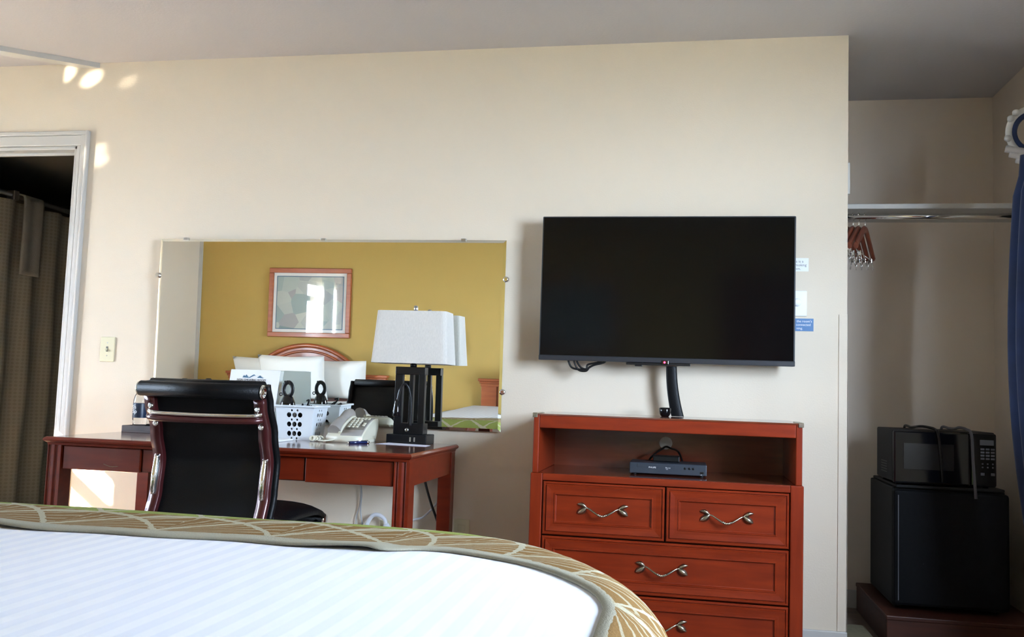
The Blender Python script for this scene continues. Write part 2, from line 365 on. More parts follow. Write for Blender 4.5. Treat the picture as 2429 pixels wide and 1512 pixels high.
# skirting boards
def base(name, boxes):
    b = MB()
    for q in boxes: b.box(*q, .003)
    struct(b.build(name, 'trim'))
base('baseboard_front', [(-2.80, XR+.004, -.014, 0, 0, .085)])
base('baseboard_closet', [(XR, XW, YC-.012, YC, 0, .085)])
base('baseboard_back', [(XL, XW, YB, YB+.012, 0, .085)])
base('baseboard_right', [(XW-.012, XW, YB, YC-.012, 0, .085)])
base('baseboard_left', [(XL, XL+.012, YB+.012, 0, 0, .085)])
# door casing: head, jambs, inner stop
def casing(name, pts_box, extra=None):
    b = MB()
    for q in pts_box: b.box(*q, .004)
    return struct(b.build(name, 'trim'))
j = casing('trim_1', [(DX1, DX1+.020, -.012, 0, 0, DZ+.066), (DX1+.020, DX1+.048, -.016, 0, 0, DZ+.066), (DX1+.048, DX1+.062, -.024, 0, 0, DZ+.070), (DX1-.018, DX1, -.004, T+.004, 0, DZ)])
sp_ = MB().box(DX1-.0205, DX1-.018, .02, .05, .86, .93, .001).build('strike_plate', 'steel', j)
casing('trim_2', [(DX0, DX1+.048, -.013, 0, DZ, DZ+.05), (DX0, DX1+.055, -.020, 0, DZ+.05, DZ+.07), (DX0, DX1, -.004, T+.004, DZ-.018, DZ)])
casing('trim_3', [(DX0-.062, DX0, -.018, 0, 0, DZ+.066), (DX0, DX0+.018, -.004, T+.004, 0, DZ)])
MB_ = MB().box(DX0+.018, DX1-.018, .045, .06, DZ-.032, DZ-.018, .002); struct(MB_.build('trim_4', 'trim'))
# corner guard on the closet corner and corner bead at the back wall
struct(MB().box(XR-.032, XR+.004, -.004, 0, .085, 1.325, .001).box(XR, XR+.004, -.004, .035, .085, 1.325, .001).build('trim_5', 'wall'))
struct(MB().box(XL, XL+.035, YB, YB+.012, 0, H, .002).build('trim_6', 'trim'))
# raised ceiling moulding running across the corner over the doorway
dv = Vector((-.28, -.20, 0)).normalized(); pv = Vector((dv.y, -dv.x, 0)); A = Vector((-2.845, .0, H))
def mould(w0, w1, t0, t1, L=1.95):
    q = [A+pv*w0, A+pv*w1, A+pv*w1+dv*L, A+pv*w0+dv*L]
    q[0].y = q[1].y = -.001
    return [(p.x, p.y, p.z-t1) for p in q]+[(p.x, p.y, p.z-t0) for p in q]
BXF = [(0, 3, 2, 1), (4, 5, 6, 7), (0, 1, 5, 4), (1, 2, 6, 5), (2, 3, 7, 6), (3, 0, 4, 7)]
struct(MB().add(mould(-.105, .035, 0, .024), BXF).add(mould(.040, .062, 0, .014), BXF).build('trim_7', 'trim'))

# ================================================================== CLOSET
sh = struct(MB().box(XR, XW, .30, .62, 1.815, 1.838, .003).build('closet_shelf', 'trim'))
tag(sh, 'white shelf above the chrome clothes rod in the closet alcove', 'shelf'); del sh['kind']
MB().box(XR, XR+.018, .40, .62, 1.78, 1.815, .002).build('cleat', 'trim', sh); MB().box(XR, XR+.012, .02, .16, 1.82, 1.95, .002).build('cleat', 'trim', sh)
rd = thing('clothes_rod', 'chrome clothes rod under the closet shelf with black end socket', 'rod', (XR, .36, 1.79))
MB().cyl((XR+.005, .36, 1.793), (XW-.005, .36, 1.793), .0125).build('rod', 'chrome', rd)
for xx in (XR+.004, XW-.034): MB().box(xx, xx+.030, .335, .385, 1.755, 1.815, .004).build('socket', 'blackp', rd)
def hanger():
    t = thing('clothes_hanger', '', 'hanger', (0, 0, 0))
    hk = [Vector((0, .012*math.sin(a)*1.6, .02+.03+.018*math.cos(a))) for a in [i*PI/10 for i in range(-9, 9)]]
    MB().tube([(0, 0, -.035), (0, 0, .0)]+[(0, .019*math.cos(a), .022+.019*math.sin(a)) for a in [-.9+i*.33 for i in range(-2, 12)]], .002, 6).build('hook', 'chrome', t, True)
    L = [(0, -.20, -.135), (0, -.15, -.105), (0, -.08, -.065), (0, -.03, -.038), (0, 0, -.033), (0, .03, -.038), (0, .08, -.065), (0, .15, -.105), (0, .20, -.135)]
    MB().tube(spline(L, 4), .010, 8, rs=None, flat=1.5).build('wooden_arms', 'hwood', t, True)
    MB().cyl((0, -.17, -.15), (0, .17, -.15), .0022, 6).build('bar', 'chrome', t, True)
    for yy in (-.13, .13):
        MB().box(-.008, .008, yy-.012, yy+.012, -.165, -.145, .002).tube([(-.004, yy-.010, -.158), (-.010, yy-.014, -.195)], .003, 6).tube([(.004, yy+.010, -.158), (.010, yy+.014, -.195)], .003, 6).build('clip', 'chrome', t, True)
    return t
HG = [(.660, 1.768, -.36, 'wooden hanger nearest the wall corner on the closet rod'), (.684, 1.768, -.36, 'second wooden hanger from the wall corner on the closet rod'),
      (.708, 1.768, -.36, 'third wooden hanger from the wall corner on the closet rod'), (.734, 1.768, -.36, 'rightmost wooden hanger with metal clips on the closet rod')]
h0 = hanger()
def copy_tree(o, parent=None):
    c = o.copy(); C.objects.link(c); c.parent = parent
    for ch in list(o.children): copy_tree(ch, c)
    return c
for i, (xx, zz, rz, lab) in enumerate(HG):
    h = h0 if i == len(HG)-1 else copy_tree(h0)
    h.location = (xx+.03, .36, zz); h.rotation_euler = (0, 0, rz); tag(h, lab, 'hanger', 'wooden hangers on the closet rod')
# platform, fridge, microwave
FX0, FX1, FY = .865, 1.305, .25
pl = thing('wooden_platform', 'low reddish wooden platform under the black mini fridge', 'platform', (1.12, .5, 0))
MB().box(.815, 1.40, .155, .17, 0, .125, .003).box(.815, .83, .17, .82, 0, .125, .003).box(1.385, 1.40, .17, .82, 0, .125, .003).build('sides', 'platw', pl)
MB().box(.812, 1.403, .15, .825, .109, .127, .004).build('top', 'platw', pl)
fr = thing('mini_fridge', 'black mini fridge standing on the wooden platform', 'fridge', (1.08, .5, .127))
MB().box(FX0, FX1, FY+.05, .76, .14, .628, .006).build('cabinet', 'fridges', fr)
d_ = MB().box(FX0-.002, FX1+.002, FY, FY+.042, .15, .62, .012).build('door', 'fridge', fr)
MB().box(FX0+.012, FX0+.016, FY-.002, FY+.01, .17, .60, .001).build('edge_strip', 'btn', d_)
MB().box(FX0+.02, FX1-.02, FY+.03, FY+.052, .155, .615).build('gasket', 'blackp', fr)
MB().box(FX0+.01, FX1-.01, FY+.02, .75, .628, .640, .004).build('top_panel', 'fridges', fr)
for xx in (FX0+.03, FX1-.03):
    for yy in (FY+.09, .72): MB().lathe([(.014, 0), (.014, .014)], (xx, yy, .127), 12).build('foot', 'blackp', fr)
mw = thing('microwave', 'black microwave oven sitting on top of the mini fridge', 'microwave', (1.06, .42, .640))
mx0, mx1, my, mz0, mz1 = .862, 1.262, .26, .652, .870
MB().box(mx0, mx1, my+.025, .60, mz0, mz1, .006).build('case', 'fridges', mw)
dr = MB().box(mx0, mx0+.30, my, my+.024, mz0-.004, mz1-.004, .008).build('door', 'gloss', mw)
MB().box(mx0+.04, mx0+.235, my-.002, my+.002, mz0+.055, mz1-.055, .001).build('window', 'mwin', dr)
cp_ = MB().box(mx0+.302, mx1, my, my+.024, mz0-.004, mz1-.004, .008).build('control_panel', 'gloss', mw)
MB().box(mx0+.335, mx1-.012, my-.003, my+.001, mz1-.052, mz1-.030, .001).build('display', 'btn', cp_)
bt = MB().box(-.0075, .0075, -.001, .003, -.004, .004, .001).build('button', 'btn', cp_, True); bt.location = Vector((mx0+.345, my-.001, mz1-.068)) - root_loc(cp_)
for r_ in range(4):
    for c_ in range(3):
        if r_ or c_: inst(bt, cp_, Vector((mx0+.345+c_*.0195, my-.001, mz1-.068-r_*.013)) - root_loc(cp_))
for r_ in range(2):
    for c_ in range(3): o = inst(bt, cp_, Vector((mx0+.345+c_*.0195, my-.001, mz1-.128-r_*.014)) - root_loc(cp_)); o.scale = (.4, 1, .7)
for c_ in (0, 2): o = inst(bt, cp_, Vector((mx0+.345+c_*.0195, my-.001, mz1-.170)) - root_loc(cp_)); o.scale = (1, 1, 1.4)
for i in range(5): MB().box(mx0-.001, mx0+.001, my+.12, my+.24, mz0+.03+i*.011, mz0+.034+i*.011).build('vent_slot', 'blackp', mw)
for xx in (mx0+.03, mx1-.03):
    for yy in (my+.05, .57): MB().lathe([(.012, 0), (.012, .013)], (xx, yy, .640), 10).build('foot', 'blackp', mw)
cc = MB().tube(spline([(.99, .63, .80), (.985, .62, .876), (.975, .45, .877), (.975, .33, .884), (1.0, .315, .884), (1.03, .285, .876), (1.035, .252, .855), (1.045, .250, .75), (1.052, .250, .66)]), .0055, 8).build('power_cord', 'blackp')
tag(cc, 'dark cord draped over the left of the microwave top', 'cord')
cc = MB().tube(spline([(1.14, .62, .80), (1.14, .61, .876), (1.13, .45, .878), (1.125, .35, .880), (1.13, .30, .886), (1.15, .275, .880), (1.163, .252, .86), (1.168, .250, .75), (1.175, .238, .60)]), .006, 8).build('power_cord', 'btn')
tag(cc, 'grey cord hanging down the front of the microwave beside its keypad', 'cord')
mt = MB().box(.645, .775, .12, .40, 0, .028, .012).build('floor_mat', 'tan'); tag(mt, 'folded tan mat on the closet floor beside the wall corner', 'mat')
# blue drape and its swag ring at the right edge
nP = 60
def drape_pt(i, j):
    t = i/(nP-1); k = j/24; z = 1.925-k*1.885
    tie = math.exp(-((k-.98)/.35)**2)
    y = -.135-.56*t; fold = .032*math.sin(t*2*PI*6.5)
    prot = .175+fold*.7+.045*math.sin(k*PI)-.03*k*k
    return Vector((XW-.02-prot*(1-.25*tie)-(.015 if k > .05 else 0), y, z))
dp = thing('window_drape', 'navy blue drape hanging at the right edge beside the closet', 'curtain', (1.3, -.35, .04))
MB().grid(drape_pt, nP, 25).build('cloth', 'bluecloth', dp)
sol = dp.children[0].modifiers.new('thick', 'SOLIDIFY'); sol.thickness = .004
MB().cyl((1.38, -.13, 1.935), (1.38, -2.68, 1.935), .010, 12).build('rod', 'rod', dp)
for yy in (-.72, -2.66): MB().cyl((1.38, yy, 1.935), (XW, yy, 1.935), .009, 8).build('bracket', 'rod', dp)
d2 = thing('window_drape', 'navy blue drape at the far end of the side window near the bed', 'curtain', (1.3, -2.8, .04))
MB().grid(lambda i, j: Vector((XW-.09-.03*math.sin(i/39*2*PI*5), -2.74-.35*i/39, 1.925-j/10*1.885)), 40, 11).build('cloth', 'bluecloth', d2)
rg = thing('swag_ring', 'white plaster swag ring with blue scarf and pale bow above the drape', 'ornament', (1.285, -.06, 1.98))
rc = Vector((1.298, -.075, 2.035)); RR = .088
MB().tube([rc+Vector((math.cos(a)*RR, 0, math.sin(a)*RR*1.05)) for a in [i*2*PI/40 for i in range(41)]], .013, 10, cap=False).build('ring', 'plaster', rg)
MB().tube([rc+Vector((math.cos(a)*RR*.80, -.004, math.sin(a)*RR*.82)) for a in [i*2*PI/40 for i in range(41)]], .011, 8, cap=False).build('scarf_band', 'bluecloth', rg)
for a in (2.3, 2.6, 3.4): MB().lathe([(.002, -.012), (.012, -.006), (.014, .002), (.006, .010)], rc+Vector((math.cos(a)*(RR+.010), -.012, math.sin(a)*(RR+.012))), 10, 'y').build('rosette', 'plaster', rg)
for k, (dz, wd) in enumerate(((-.075, .10), (-.095, .085), (-.118, .06))):
    MB().tube(spline([rc+Vector((-wd, 0, dz+.012)), rc+Vector((-wd*.4, -.02, dz-.006)), rc+Vector((.02, -.025, dz-.016)), rc+Vector((.12, 0, dz+.005))], 6), .014, 8, rs=None).build('bow_fold', 'scarf', rg)
MB().cyl(rc+Vector((.0, .0, .0))+Vector((.09, 0, 0)), (XW, -.085, 2.035), .008, 8).build('bracket', 'plaster', rg)

# ================================================================== MIRROR
MX0, MX1, MZ0, MZ1 = -2.377, -.762, .800, 1.617
mr = thing('wall_mirror', 'large frameless wall mirror hanging above the desk', 'mirror', ((MX0+MX1)/2, -.024, (MZ0+MZ1)/2))
hw, hh = (MX1-MX0)/2, (MZ1-MZ0)/2
gl = MB().add([(-hw+.012, -.006, -hh+.012), (hw-.012, -.006, -hh+.012), (hw-.012, -.006, hh-.012), (-hw+.012, -.006, hh-.012)], [(0, 1, 2, 3)]).build('glass', 'mirror', mr, True)
vs_ = [(-hw, -.0035, -hh), (hw, -.0035, -hh), (hw, -.0035, hh), (-hw, -.0035, hh), (-hw+.012, -.006, -hh+.012), (hw-.012, -.006, -hh+.012), (hw-.012, -.006, hh-.012), (-hw+.012, -.006, hh-.012), (-hw, 0, -hh), (hw, 0, -hh), (hw, 0, hh), (-hw, 0, hh)]
MB().add(vs_, [(0, 1, 5, 4), (1, 2, 6, 5), (2, 3, 7, 6), (3, 0, 4, 7), (8, 9, 1, 0), (9, 10, 2, 1), (10, 11, 3, 2), (11, 8, 0, 3), (11, 10, 9, 8)]).build('bevelled_edge', 'glassedge', mr, True)
PITCH_M, YAW_M = .017, .008
mr.rotation_euler = (PITCH_M, 0, YAW_M)
for px_ in (-.68, -.02, .62): MB().box(px_-.012, px_+.012, -.012, .004, hh-.006, hh+.006, .002).build('clip', 'steel', mr, True)
for sgn in (-1, 1):
    for zz in (.24, -.24): MB().lathe([(.013, .002), (.013, -.010), (.008, -.014)], (sgn*(hw+.004), 0, zz), 14, 'y').build('side_clip', 'chrome', mr, True)

# ================================================================== DESK
TZ = .742
DKL, DKR, DKF, DKB = -2.392, -.934, -.72, -.04
dk = thing('writing_desk', 'long cherry-red wooden writing desk under the mirror', 'desk', ((DKL+DKR)/2, (DKF+DKB)/2, 0))
prof = [(.0, .006), (.0, .012), (.006, .018), (.014, .026), (.014, .030)]
def top_ring(i, z): return [(DKL+i, DKF+i, z), (DKR-i, DKF+i, z), (DKR-i, DKB-0, z), (DKL+i, DKB-0, z)]
lv = [(.010, TZ), (.004, TZ-.003), (0, TZ-.010), (.003, TZ-.016), (.012, TZ-.022), (.014, TZ-.030)]
vs_ = [p for i, z in lv for p in top_ring(i, z)]
k = len(lv)
MB().add(vs_, [(a*4+j_, a*4+(j_+1) % 4, (a+1)*4+(j_+1) % 4, (a+1)*4+j_) for a in range(k-1) for j_ in range(4)] + [tuple(range(k*4-1, k*4-5, -1))]).build('top_moulding', 'deskw', dk)
MB().box(DKL+.009, DKR-.009, DKF+.009, DKB-.001, TZ-.006, TZ+.0004).build('top', 'desktop', dk)
AZ0, AZ1 = .622, TZ-.030
def fluted(x0, x1, y0, y1, z0, z1, face):
    w_ = x1-x0; pts = [(x0, y1), (x0, y0+.004)]
    for q in range(0, 25):
        t = q/24; x = x0+w_*t
        g = .0 - .006*max(0, math.sin(t*PI*4-.3)) if .08 < t < .92 else 0
        pts.append((x, y0 - g))
    pts += [(x1, y0+.004), (x1, y1)]
    return MB().prism(pts, 'z', z0, z1)
fluted(-1.003, -.946, DKF+.018, DKF+.085, 0, AZ1, 0).build('leg', 'deskw', dk)
fluted(DKL+.012, DKL+.069, DKF+.018, DKF+.085, 0, AZ1, 0).build('leg', 'deskw', dk)
for x0 in (-1.003, DKL+.012): MB().box(x0, x0+.057, DKB-.065, DKB-.008, 0, AZ1, .003).build('leg', 'deskw', dk)
MB().box(DKL+.069, -1.003, DKF+.040, DKF+.055, AZ0+.002, AZ1).build('apron_rail', 'seam', dk)
SE = [DKL+.071, -1.992, -1.342, -1.005]
for i in range(3):
    o_ = (0, .006, 0)[i]
    MB().box(SE[i]+.003, SE[i+1]-.003, DKF+.026+o_, DKF+.045, AZ0+(.0, .004, 0)[i], AZ1-.002, .003).build('drawer_front', 'deskw', dk)
MB().box(-.968, -.952, DKF+.085, DKB-.065, AZ0, AZ1, .002).build('side_apron', 'deskw', dk)
MB().box(DKL+.018, DKL+.034, DKF+.085, DKB-.065, AZ0, AZ1, .002).build('side_apron', 'deskw', dk)
MB().box(DKL+.069, -1.003, DKB-.03, DKB-.015, AZ0+.02, AZ1, .002).build('back_apron', 'deskw', dk)
MB().tube(spline([(-2.145, DKF+.0255, .648), (-2.115, DKF+.0255, .640), (-2.085, DKF+.0255, .642)], 4), .0008, 5).build('scratch', 'tan', dk)

# ---- table lamp
LX, LY = -1.118, -.137
lp = thing('table_lamp', 'black table lamp with rectangular white linen shade on the desk', 'lamp', (LX, LY, TZ))
MB().box(LX-.085, LX+.085, LY-.065, LY+.062, TZ, TZ+.040, .003).build('base', 'black', lp)
zt0, zt1 = TZ+.040, TZ+.318
MB().box(LX-.066, LX+.062, LY-.036, LY+.034, zt0, zt0+.045, .002).build('tower_foot', 'black', lp)
MB().box(LX-.066, LX+.062, LY-.036, LY+.010, zt1-.032, zt1, .002).build('tower_head', 'black', lp)
for a, b_ in ((-.066, -.034), (-.004, .012), (.036, .062)): MB().box(LX+a, LX+b_, LY-.034, LY-.008, zt0+.045, zt1-.032, .001).build('post', 'black', lp)
MB().lathe([(.014, 0), (.014, .012), (.010, .014), (.010, .06), (.004, .062), (.004, .255), (.003, .256)], (LX, LY, zt1), 16).build('neck', 'black', lp)
zs0, zs1 = zt1+.014, zt1+.232
def shade_ring(w_, d_, z, r=.022, n=5):
    out = []
    for cx_, cy_, a0 in ((1, 1, 0), (-1, 1, PI/2), (-1, -1, PI), (1, -1, 3*PI/2)):
        for q in range(n):
            a = a0+q/(n-1)*PI/2; out.append((LX+cx_*(w_/2-r)+r*math.cos(a), LY+cy_*(d_/2-r)+r*math.sin(a), z))
    return out
rA, rB = shade_ring(.328, .168, zs0), shade_ring(.298, .142, zs1); rC, rD = shade_ring(.322, .162, zs0+.001), shade_ring(.292, .136, zs1-.001)
n_ = len(rA)
sd = MB().add(rA+rB+rC+rD, [(i, (i+1) % n_, n_+(i+1) % n_, n_+i) for i in range(n_)] + [(2*n_+i, 3*n_+i, 3*n_+(i+1) % n_, 2*n_+(i+1) % n_) for i in range(n_)] + [(i, 2*n_+i, 2*n_+(i+1) % n_, (i+1) % n_) for i in range(n_)] + [(n_+i, n_+(i+1) % n_, 3*n_+(i+1) % n_, 3*n_+i) for i in range(n_)]).build('lamp_shade', 'shade', lp)
MB().box(LX-.147, LX+.147, LY-.002, LY+.002, zs1-.006, zs1-.003).box(LX-.002, LX+.002, LY-.068, LY+.068, zs1-.006, zs1-.003).build('spider', 'black', sd)
MB().lathe([(.005, 0), (.005, .004), (.0085, .006), (.0085, .028), (.004, .030)], (LX, LY, zs1-.003), 14).build('finial', 'steel', lp)
gx, gy = LX+.008, LY-.046
MB().tube(spline([(gx+.004, gy, TZ+.075), (gx+.004, gy-.003, TZ+.13), (gx+.001, gy-.006, TZ+.19), (gx-.008, gy-.012, TZ+.232), (gx-.024, gy-.018, TZ+.247), (gx-.038, gy-.022, TZ+.228), (gx-.046, gy-.024, TZ+.195), (gx-.049, gy-.024, TZ+.172)]), .0045, 8).build('gooseneck', 'black', lp)
MB().lathe([(.004, .045), (.008, .036), (.011, .024), (.016, -.002), (.017, -.022), (.014, -.026)], (gx-.051, gy-.024, TZ+.138), 16).build('reading_head', 'gloss', lp)
MB().lathe([(.008, 0), (.008, -.008), (.004, -.009)], (LX-.005, LY-.036, TZ+.058), 12, 'y').build('switch_knob', 'steel', lp)
for dx in (.018, .036): MB().box(LX+dx-.003, LX+dx+.003, LY-.0665, LY-.064, TZ+.012, TZ+.030, .001).build('usb_port', 'steel', lp)

# ---- telephone
ph = thing('desk_telephone', 'beige and grey push-button desk telephone between basket and lamp', 'telephone', (-1.358, -.175, TZ), 0)
W2, pd0, pd1 = .078, -.095, .085
def slope(y): t = (y-pd0)/(pd1-pd0); return .024+.072*(1-(1-t)**1.7)
pts = [(pd0, .0), (pd0-.004, .012), (pd0, .022)]+[(pd0+(pd1-pd0)*q/8, slope(pd0+(pd1-pd0)*q/8)) for q in range(9)]+[(pd1+.012, .085), (pd1+.012, .055), (pd1-.02, .0)]
MB().prism(pts, 'x', -W2, W2, True).build('body', 'phone', ph, True)
# keypad plate following slope
def slab(x0, x1, ya, yb, off, n=6, th=.004):
    b = MB(); a = []
    for q in range(n+1):
        y = ya+(yb-ya)*q/n; z = slope(y)+off; a.append((y, z))
    return b.prism(a+[(y, z-th) for y, z in reversed(a)], 'x', x0, x1, True)
pk = slab(-.020, .070, -.088, .078, .003).build('keypad_plate', 'phoneg', ph, True)
slab(-.014, .066, -.055, .050, .0045).build('key_field', 'phonedk', pk, True)
def key(xx, yy, w_, d_): return slab(xx-w_/2, xx+w_/2, yy-d_/2, yy+d_/2, .0085, 1, .004).build('key', 'phone', pk, True)
for r_ in range(4):
    for c_ in range(3): key(-.003+c_*.017, .012-r_*.0165, .0135, .0105)
for c_ in range(5): key(-.006+c_*.0155, .044, .0115, .005); key(-.006+c_*.0155, .033, .0115, .006)
for r_ in range(2): key(.056, -.012-r_*.014, .012, .010)
hs = MB()
hp = spline([(-.050, -.080, .042), (-.050, -.045, .066), (-.050, .01, .088), (-.050, .055, .102), (-.050, .090, .102)], 5)
hs.tube(hp, .026, 12, rs=[.018+.011*abs(q/(len(hp)-1)-.5)*2 for q in range(len(hp))], flat=1.15)
hs.build('handset', 'phoneg', ph, True)
hs = MB().tube([q+Vector((.024, 0, -.004)) for q in hp], .007, 8).build('handset_edge', 'phone', ph, True)
hx = []
for q in range(90):
    t = q/89; a = t*2*PI*9
    c_ = Vector((-.10-.03*math.sin(t*PI*1.0), -.095+.015*t-.03*math.sin(t*PI), .012))
    hx.append(c_+Vector((.009*math.cos(a), .004*math.sin(a), .009*math.sin(a)+.001)))
MB().tube(hx, .0028, 6).build('coiled_cord', 'phone', ph, True)
MB().tube(spline([(-.10, -.12, .006), (-.075, -.135, .006), (-.05, -.12, .009), (-.04, -.104, .012)]), .0032, 6).build('cord_end', 'phone', ph, True)
for xx, yy in ((.095, .02), (.095, .05)): pass
MB().box(.074, .088, -.06, .05, 0, .014, .003).build('base_rim', 'phone', ph, True)

# ---- basket with round holes
bk = thing('plastic_basket', 'white plastic basket with round holes holding black items', 'basket', (-1.590, -.170, TZ), math.radians(0))
BW, BD, BH = .084, .075, .138
def bwall(face):
    """outer wall panel as grid with punched holes; face 0 front,1 right,2 back,3 left"""
    half = BW if face % 2 == 0 else BD; nrm = BD if face % 2 == 0 else BW
    holes = []
    nc = 3; cen = 0.
    for r_ in range(3):
        for c_ in range(nc): holes.append((cen+(c_-1)*.0265*(half/.088), .026+r_*.0385, .0105 if face % 2 == 0 else .0085))
    for r_ in range(4):
        for c_ in range(2): holes.append((cen+(c_-.5)*.0265*(half/.088), .0065+r_*.0385, .0046))
    bm = bmesh.new(); cu = bpy.data.curves.new('b', 'CURVE'); cu.dimensions = '2D'; cu.fill_mode = 'BOTH'; cu.extrude = .001
    def poly(pl):
        s_ = cu.splines.new('POLY'); s_.points.add(len(pl)-1); s_.use_cyclic_u = True
        for q, p in zip(s_.points, pl): q.co = (p[0], p[1], 0, 1)
    poly([(-half, 0), (half, 0), (half, BH), (-half, BH)])
    for hx_, hy_, hr in holes: poly([(hx_+hr*math.cos(a*2*PI/16), hy_+hr*math.sin(a*2*PI/16)) for a in range(16)])
    t = bpy.data.objects.new('t', cu); C.objects.link(t)
    me = bpy.data.meshes.new_from_object(t.evaluated_get(bpy.context.evaluated_depsgraph_get()))
    bpy.data.objects.remove(t); bpy.data.curves.remove(cu); bm.free()
    for q in me.vertices:
        x, z, th = q.co.x, q.co.y, q.co.z; sc_ = .86+.14*z/BH; out = nrm*sc_+th
        P = {0: (x*sc_, -out, z), 1: (out, x*sc_, z), 2: (-x*sc_, out, z), 3: (-out, -x*sc_, z)}[face]
        q.co = Vector(P)
    me.materials.clear(); me.materials.append(M['basket'])
    o = bpy.data.objects.new('side', me); C.objects.link(o); o.parent = bk
for f_ in range(4): bwall(f_)
MB().box(-BW*.86, BW*.86, -BD*.86, BD*.86, 0, .003).build('bottom', 'basket', bk, True)
rim = MB()
rim.box(-BW-.010, BW+.010, -BD-.010, -BD+.001, BH-.003, BH+.005, .002).box(-BW-.010, BW+.010, BD-.001, BD+.010, BH-.003, BH+.005, .002).box(-BW-.010, -BW+.001, -BD, BD, BH-.003, BH+.005, .002).box(BW-.001, BW+.010, -BD, BD, BH-.003, BH+.005, .002)
rim.build('rim', 'basket', bk, True)
hd = thing('hair_dryer', 'black hair dryer with hanging ring standing up in the white basket', 'hair dryer', (-1.640, -.205, TZ+.004))
MB().lathe([(.02, .0), (.024, .10), (.033, .128), (.030, .15), (.020, .172), (.014, .178)], (-1.640, -.205, TZ+.004), 18).build('body', 'gloss', hd)
rgc = Vector((-1.642, -.205, TZ+.207))
MB().tube([rgc+Vector((math.sin(a)*.020, 0, math.cos(a)*.030)) for a in [i*2*PI/28 for i in range(29)]], .005, 8, cap=False, flat=1.8).build('ring_handle', 'blackp', hd)
MB().tube([rgc+Vector((-.031+math.sin(a)*.006, 0, -.021+math.cos(a)*.006)) for a in [i*2*PI/14 for i in range(15)]], .002, 6, cap=False).cyl(rgc+Vector((-.025, 0, -.021)), rgc+Vector((-.012, 0, -.020)), .0025, 6).build('hang_loop', 'blackp', hd)
MB().cyl(rgc+Vector((-.013, 0, .026)), rgc+Vector((-.016, 0, .036)), .004, 8).build('tip', 'blackp', hd)
cl = MB()
for q in range(3):
    a = [Vector((-1.565+.012*q+random.uniform(-.02, .02), -.19+random.uniform(-.025, .025), TZ+.115+random.uniform(0, .05))) for _ in range(5)]
    cl.tube(spline(a, 6), .004, 6)
cl = cl.build('dryer_cord', 'blackp', hd)
for q, (xx, yy, zz, rx) in enumerate(((-1.585, -.135, .122, .5), (-1.572, -.19, .126, -.4), (-1.605, -.16, .116, .2))):
    pk_ = MB().grid(lambda i, j: Vector(((i/7-.5)*.045, (j/5-.5)*.03*math.cos(rx)+.0, .008*math.sin(i/7*PI)*math.sin(j/5*PI)*math.cos(rx*3)+.018*math.sin(rx)*(j/5-.5))), 8, 6).build('clear_packet', 'foil', None)
    pk_.location = (xx, yy, TZ+zz); pk_.rotation_euler = (rx, .3*q, q)
    s_ = pk_.modifiers.new('t', 'SOLIDIFY'); s_.thickness = .004
    tag(pk_, ['crumpled clear packet at the back of the white basket', 'crumpled clear packet in the middle of the white basket', 'crumpled clear packet at the left of the white basket'][q], 'packet', 'clear packets in the basket')

pb = MB().grid(lambda i, j: Vector((-1.572+.056*math.cos(j/20*2*PI)*(.85+.15*math.sin(i*1.3+j))*math.sin(PI*(.06+.9*i/10))**.35, -.165+.052*math.sin(j/20*2*PI)*math.sin(PI*(.06+.9*i/10))**.35, TZ+.006+.118*i/10+.012*math.sin(j*2.1)*i/10)), 11, 21).build('black_pouch', 'blackp')
tag(pb, 'crumpled black pouch filling the white basket', 'pouch')
# ---- no smoking sign
sg = thing('tabletop_sign', 'white NON SMOKING ROOM card standing on the desk behind the chair', 'sign', (-1.800, -.235, TZ), math.radians(3))
def sgp(x, z): return (x, -.004+z*.16, z)
MB().add([(-.118, 0, .0), (.104, 0, .0), (.112, .045, .285), (-.108, .045, .285), (-.118, .004, .0), (.104, .004, .0), (.112, .049, .285), (-.108, .049, .285)], [(0, 1, 2, 3), (7, 6, 5, 4), (0, 4, 5, 1), (1, 5, 6, 2), (2, 6, 7, 3), (3, 7, 4, 0)]).build('card', 'paper', sg, True)
MB().add([(-.10, .012, .0), (.112, .012, .0), (.124, .052, .284), (-.10, .052, .284), (-.10, .016, .0), (.112, .016, .0), (.124, .056, .284), (-.10, .056, .284)], [(0, 1, 2, 3), (7, 6, 5, 4), (0, 4, 5, 1), (1, 5, 6, 2), (2, 6, 7, 3), (3, 7, 4, 0)]).build('acrylic_holder', 'acry', sg, True)
MB().box(-.115, .105, .016, .07, 0, .003, .001).build('foot', 'basket', sg, True)
sgu = Vector((0, .045, .285)).normalized()
def stext(n_, body, size, m_, x, z, al='CENTER', sx=1.):
    o = text(n_, body, size, m_, None, (x, z*.158-.0012, z), (1, 0, 0), sgu, al, sx=sx); o.parent = sg; return o
stext('lettering', 'NON SMOKING ROOM', .0135, 'ink', -.012, .2375, sx=.92)
MB().box(-.078, .055, 0.0353, .0363, .2330, .2343).build('underline', 'ink', sg, True)
mp = [(-.052, .252), (-.046, .262), (-.042, .257), (-.036, .265), (-.030, .258), (-.024, .252), (-.010, .262), (-.002, .266), (.006, .260), (.000, .261), (-.010, .256), (-.020, .250)]
lg = MB(); lg.add([(x, z*.158-.0015, z) for x, z in mp], [tuple(range(len(mp)))])
mp2 = [(.012, .252), (.020, .258), (.026, .262), (.032, .256), (.042, .251)]
lg.add([(x, z*.158-.0015, z) for x, z in mp2], [tuple(range(len(mp2)))]).build('logo', 'blueink', sg, True)
ns = Vector((.012, .185*.158-.002, .170))
MB().tube([Vector((.010+.035*math.cos(a), (.170+.035*math.sin(a))*.158-.002, .170+.035*math.sin(a))) for a in [i*2*PI/32 for i in range(33)]], .0028, 6, cap=False).tube([(.010-.025, (.170+.025)*.158-.002, .195), (.010+.025, (.170-.025)*.158-.002, .145)], .0028, 6).build('no_smoking_symbol', 'red', sg, True)
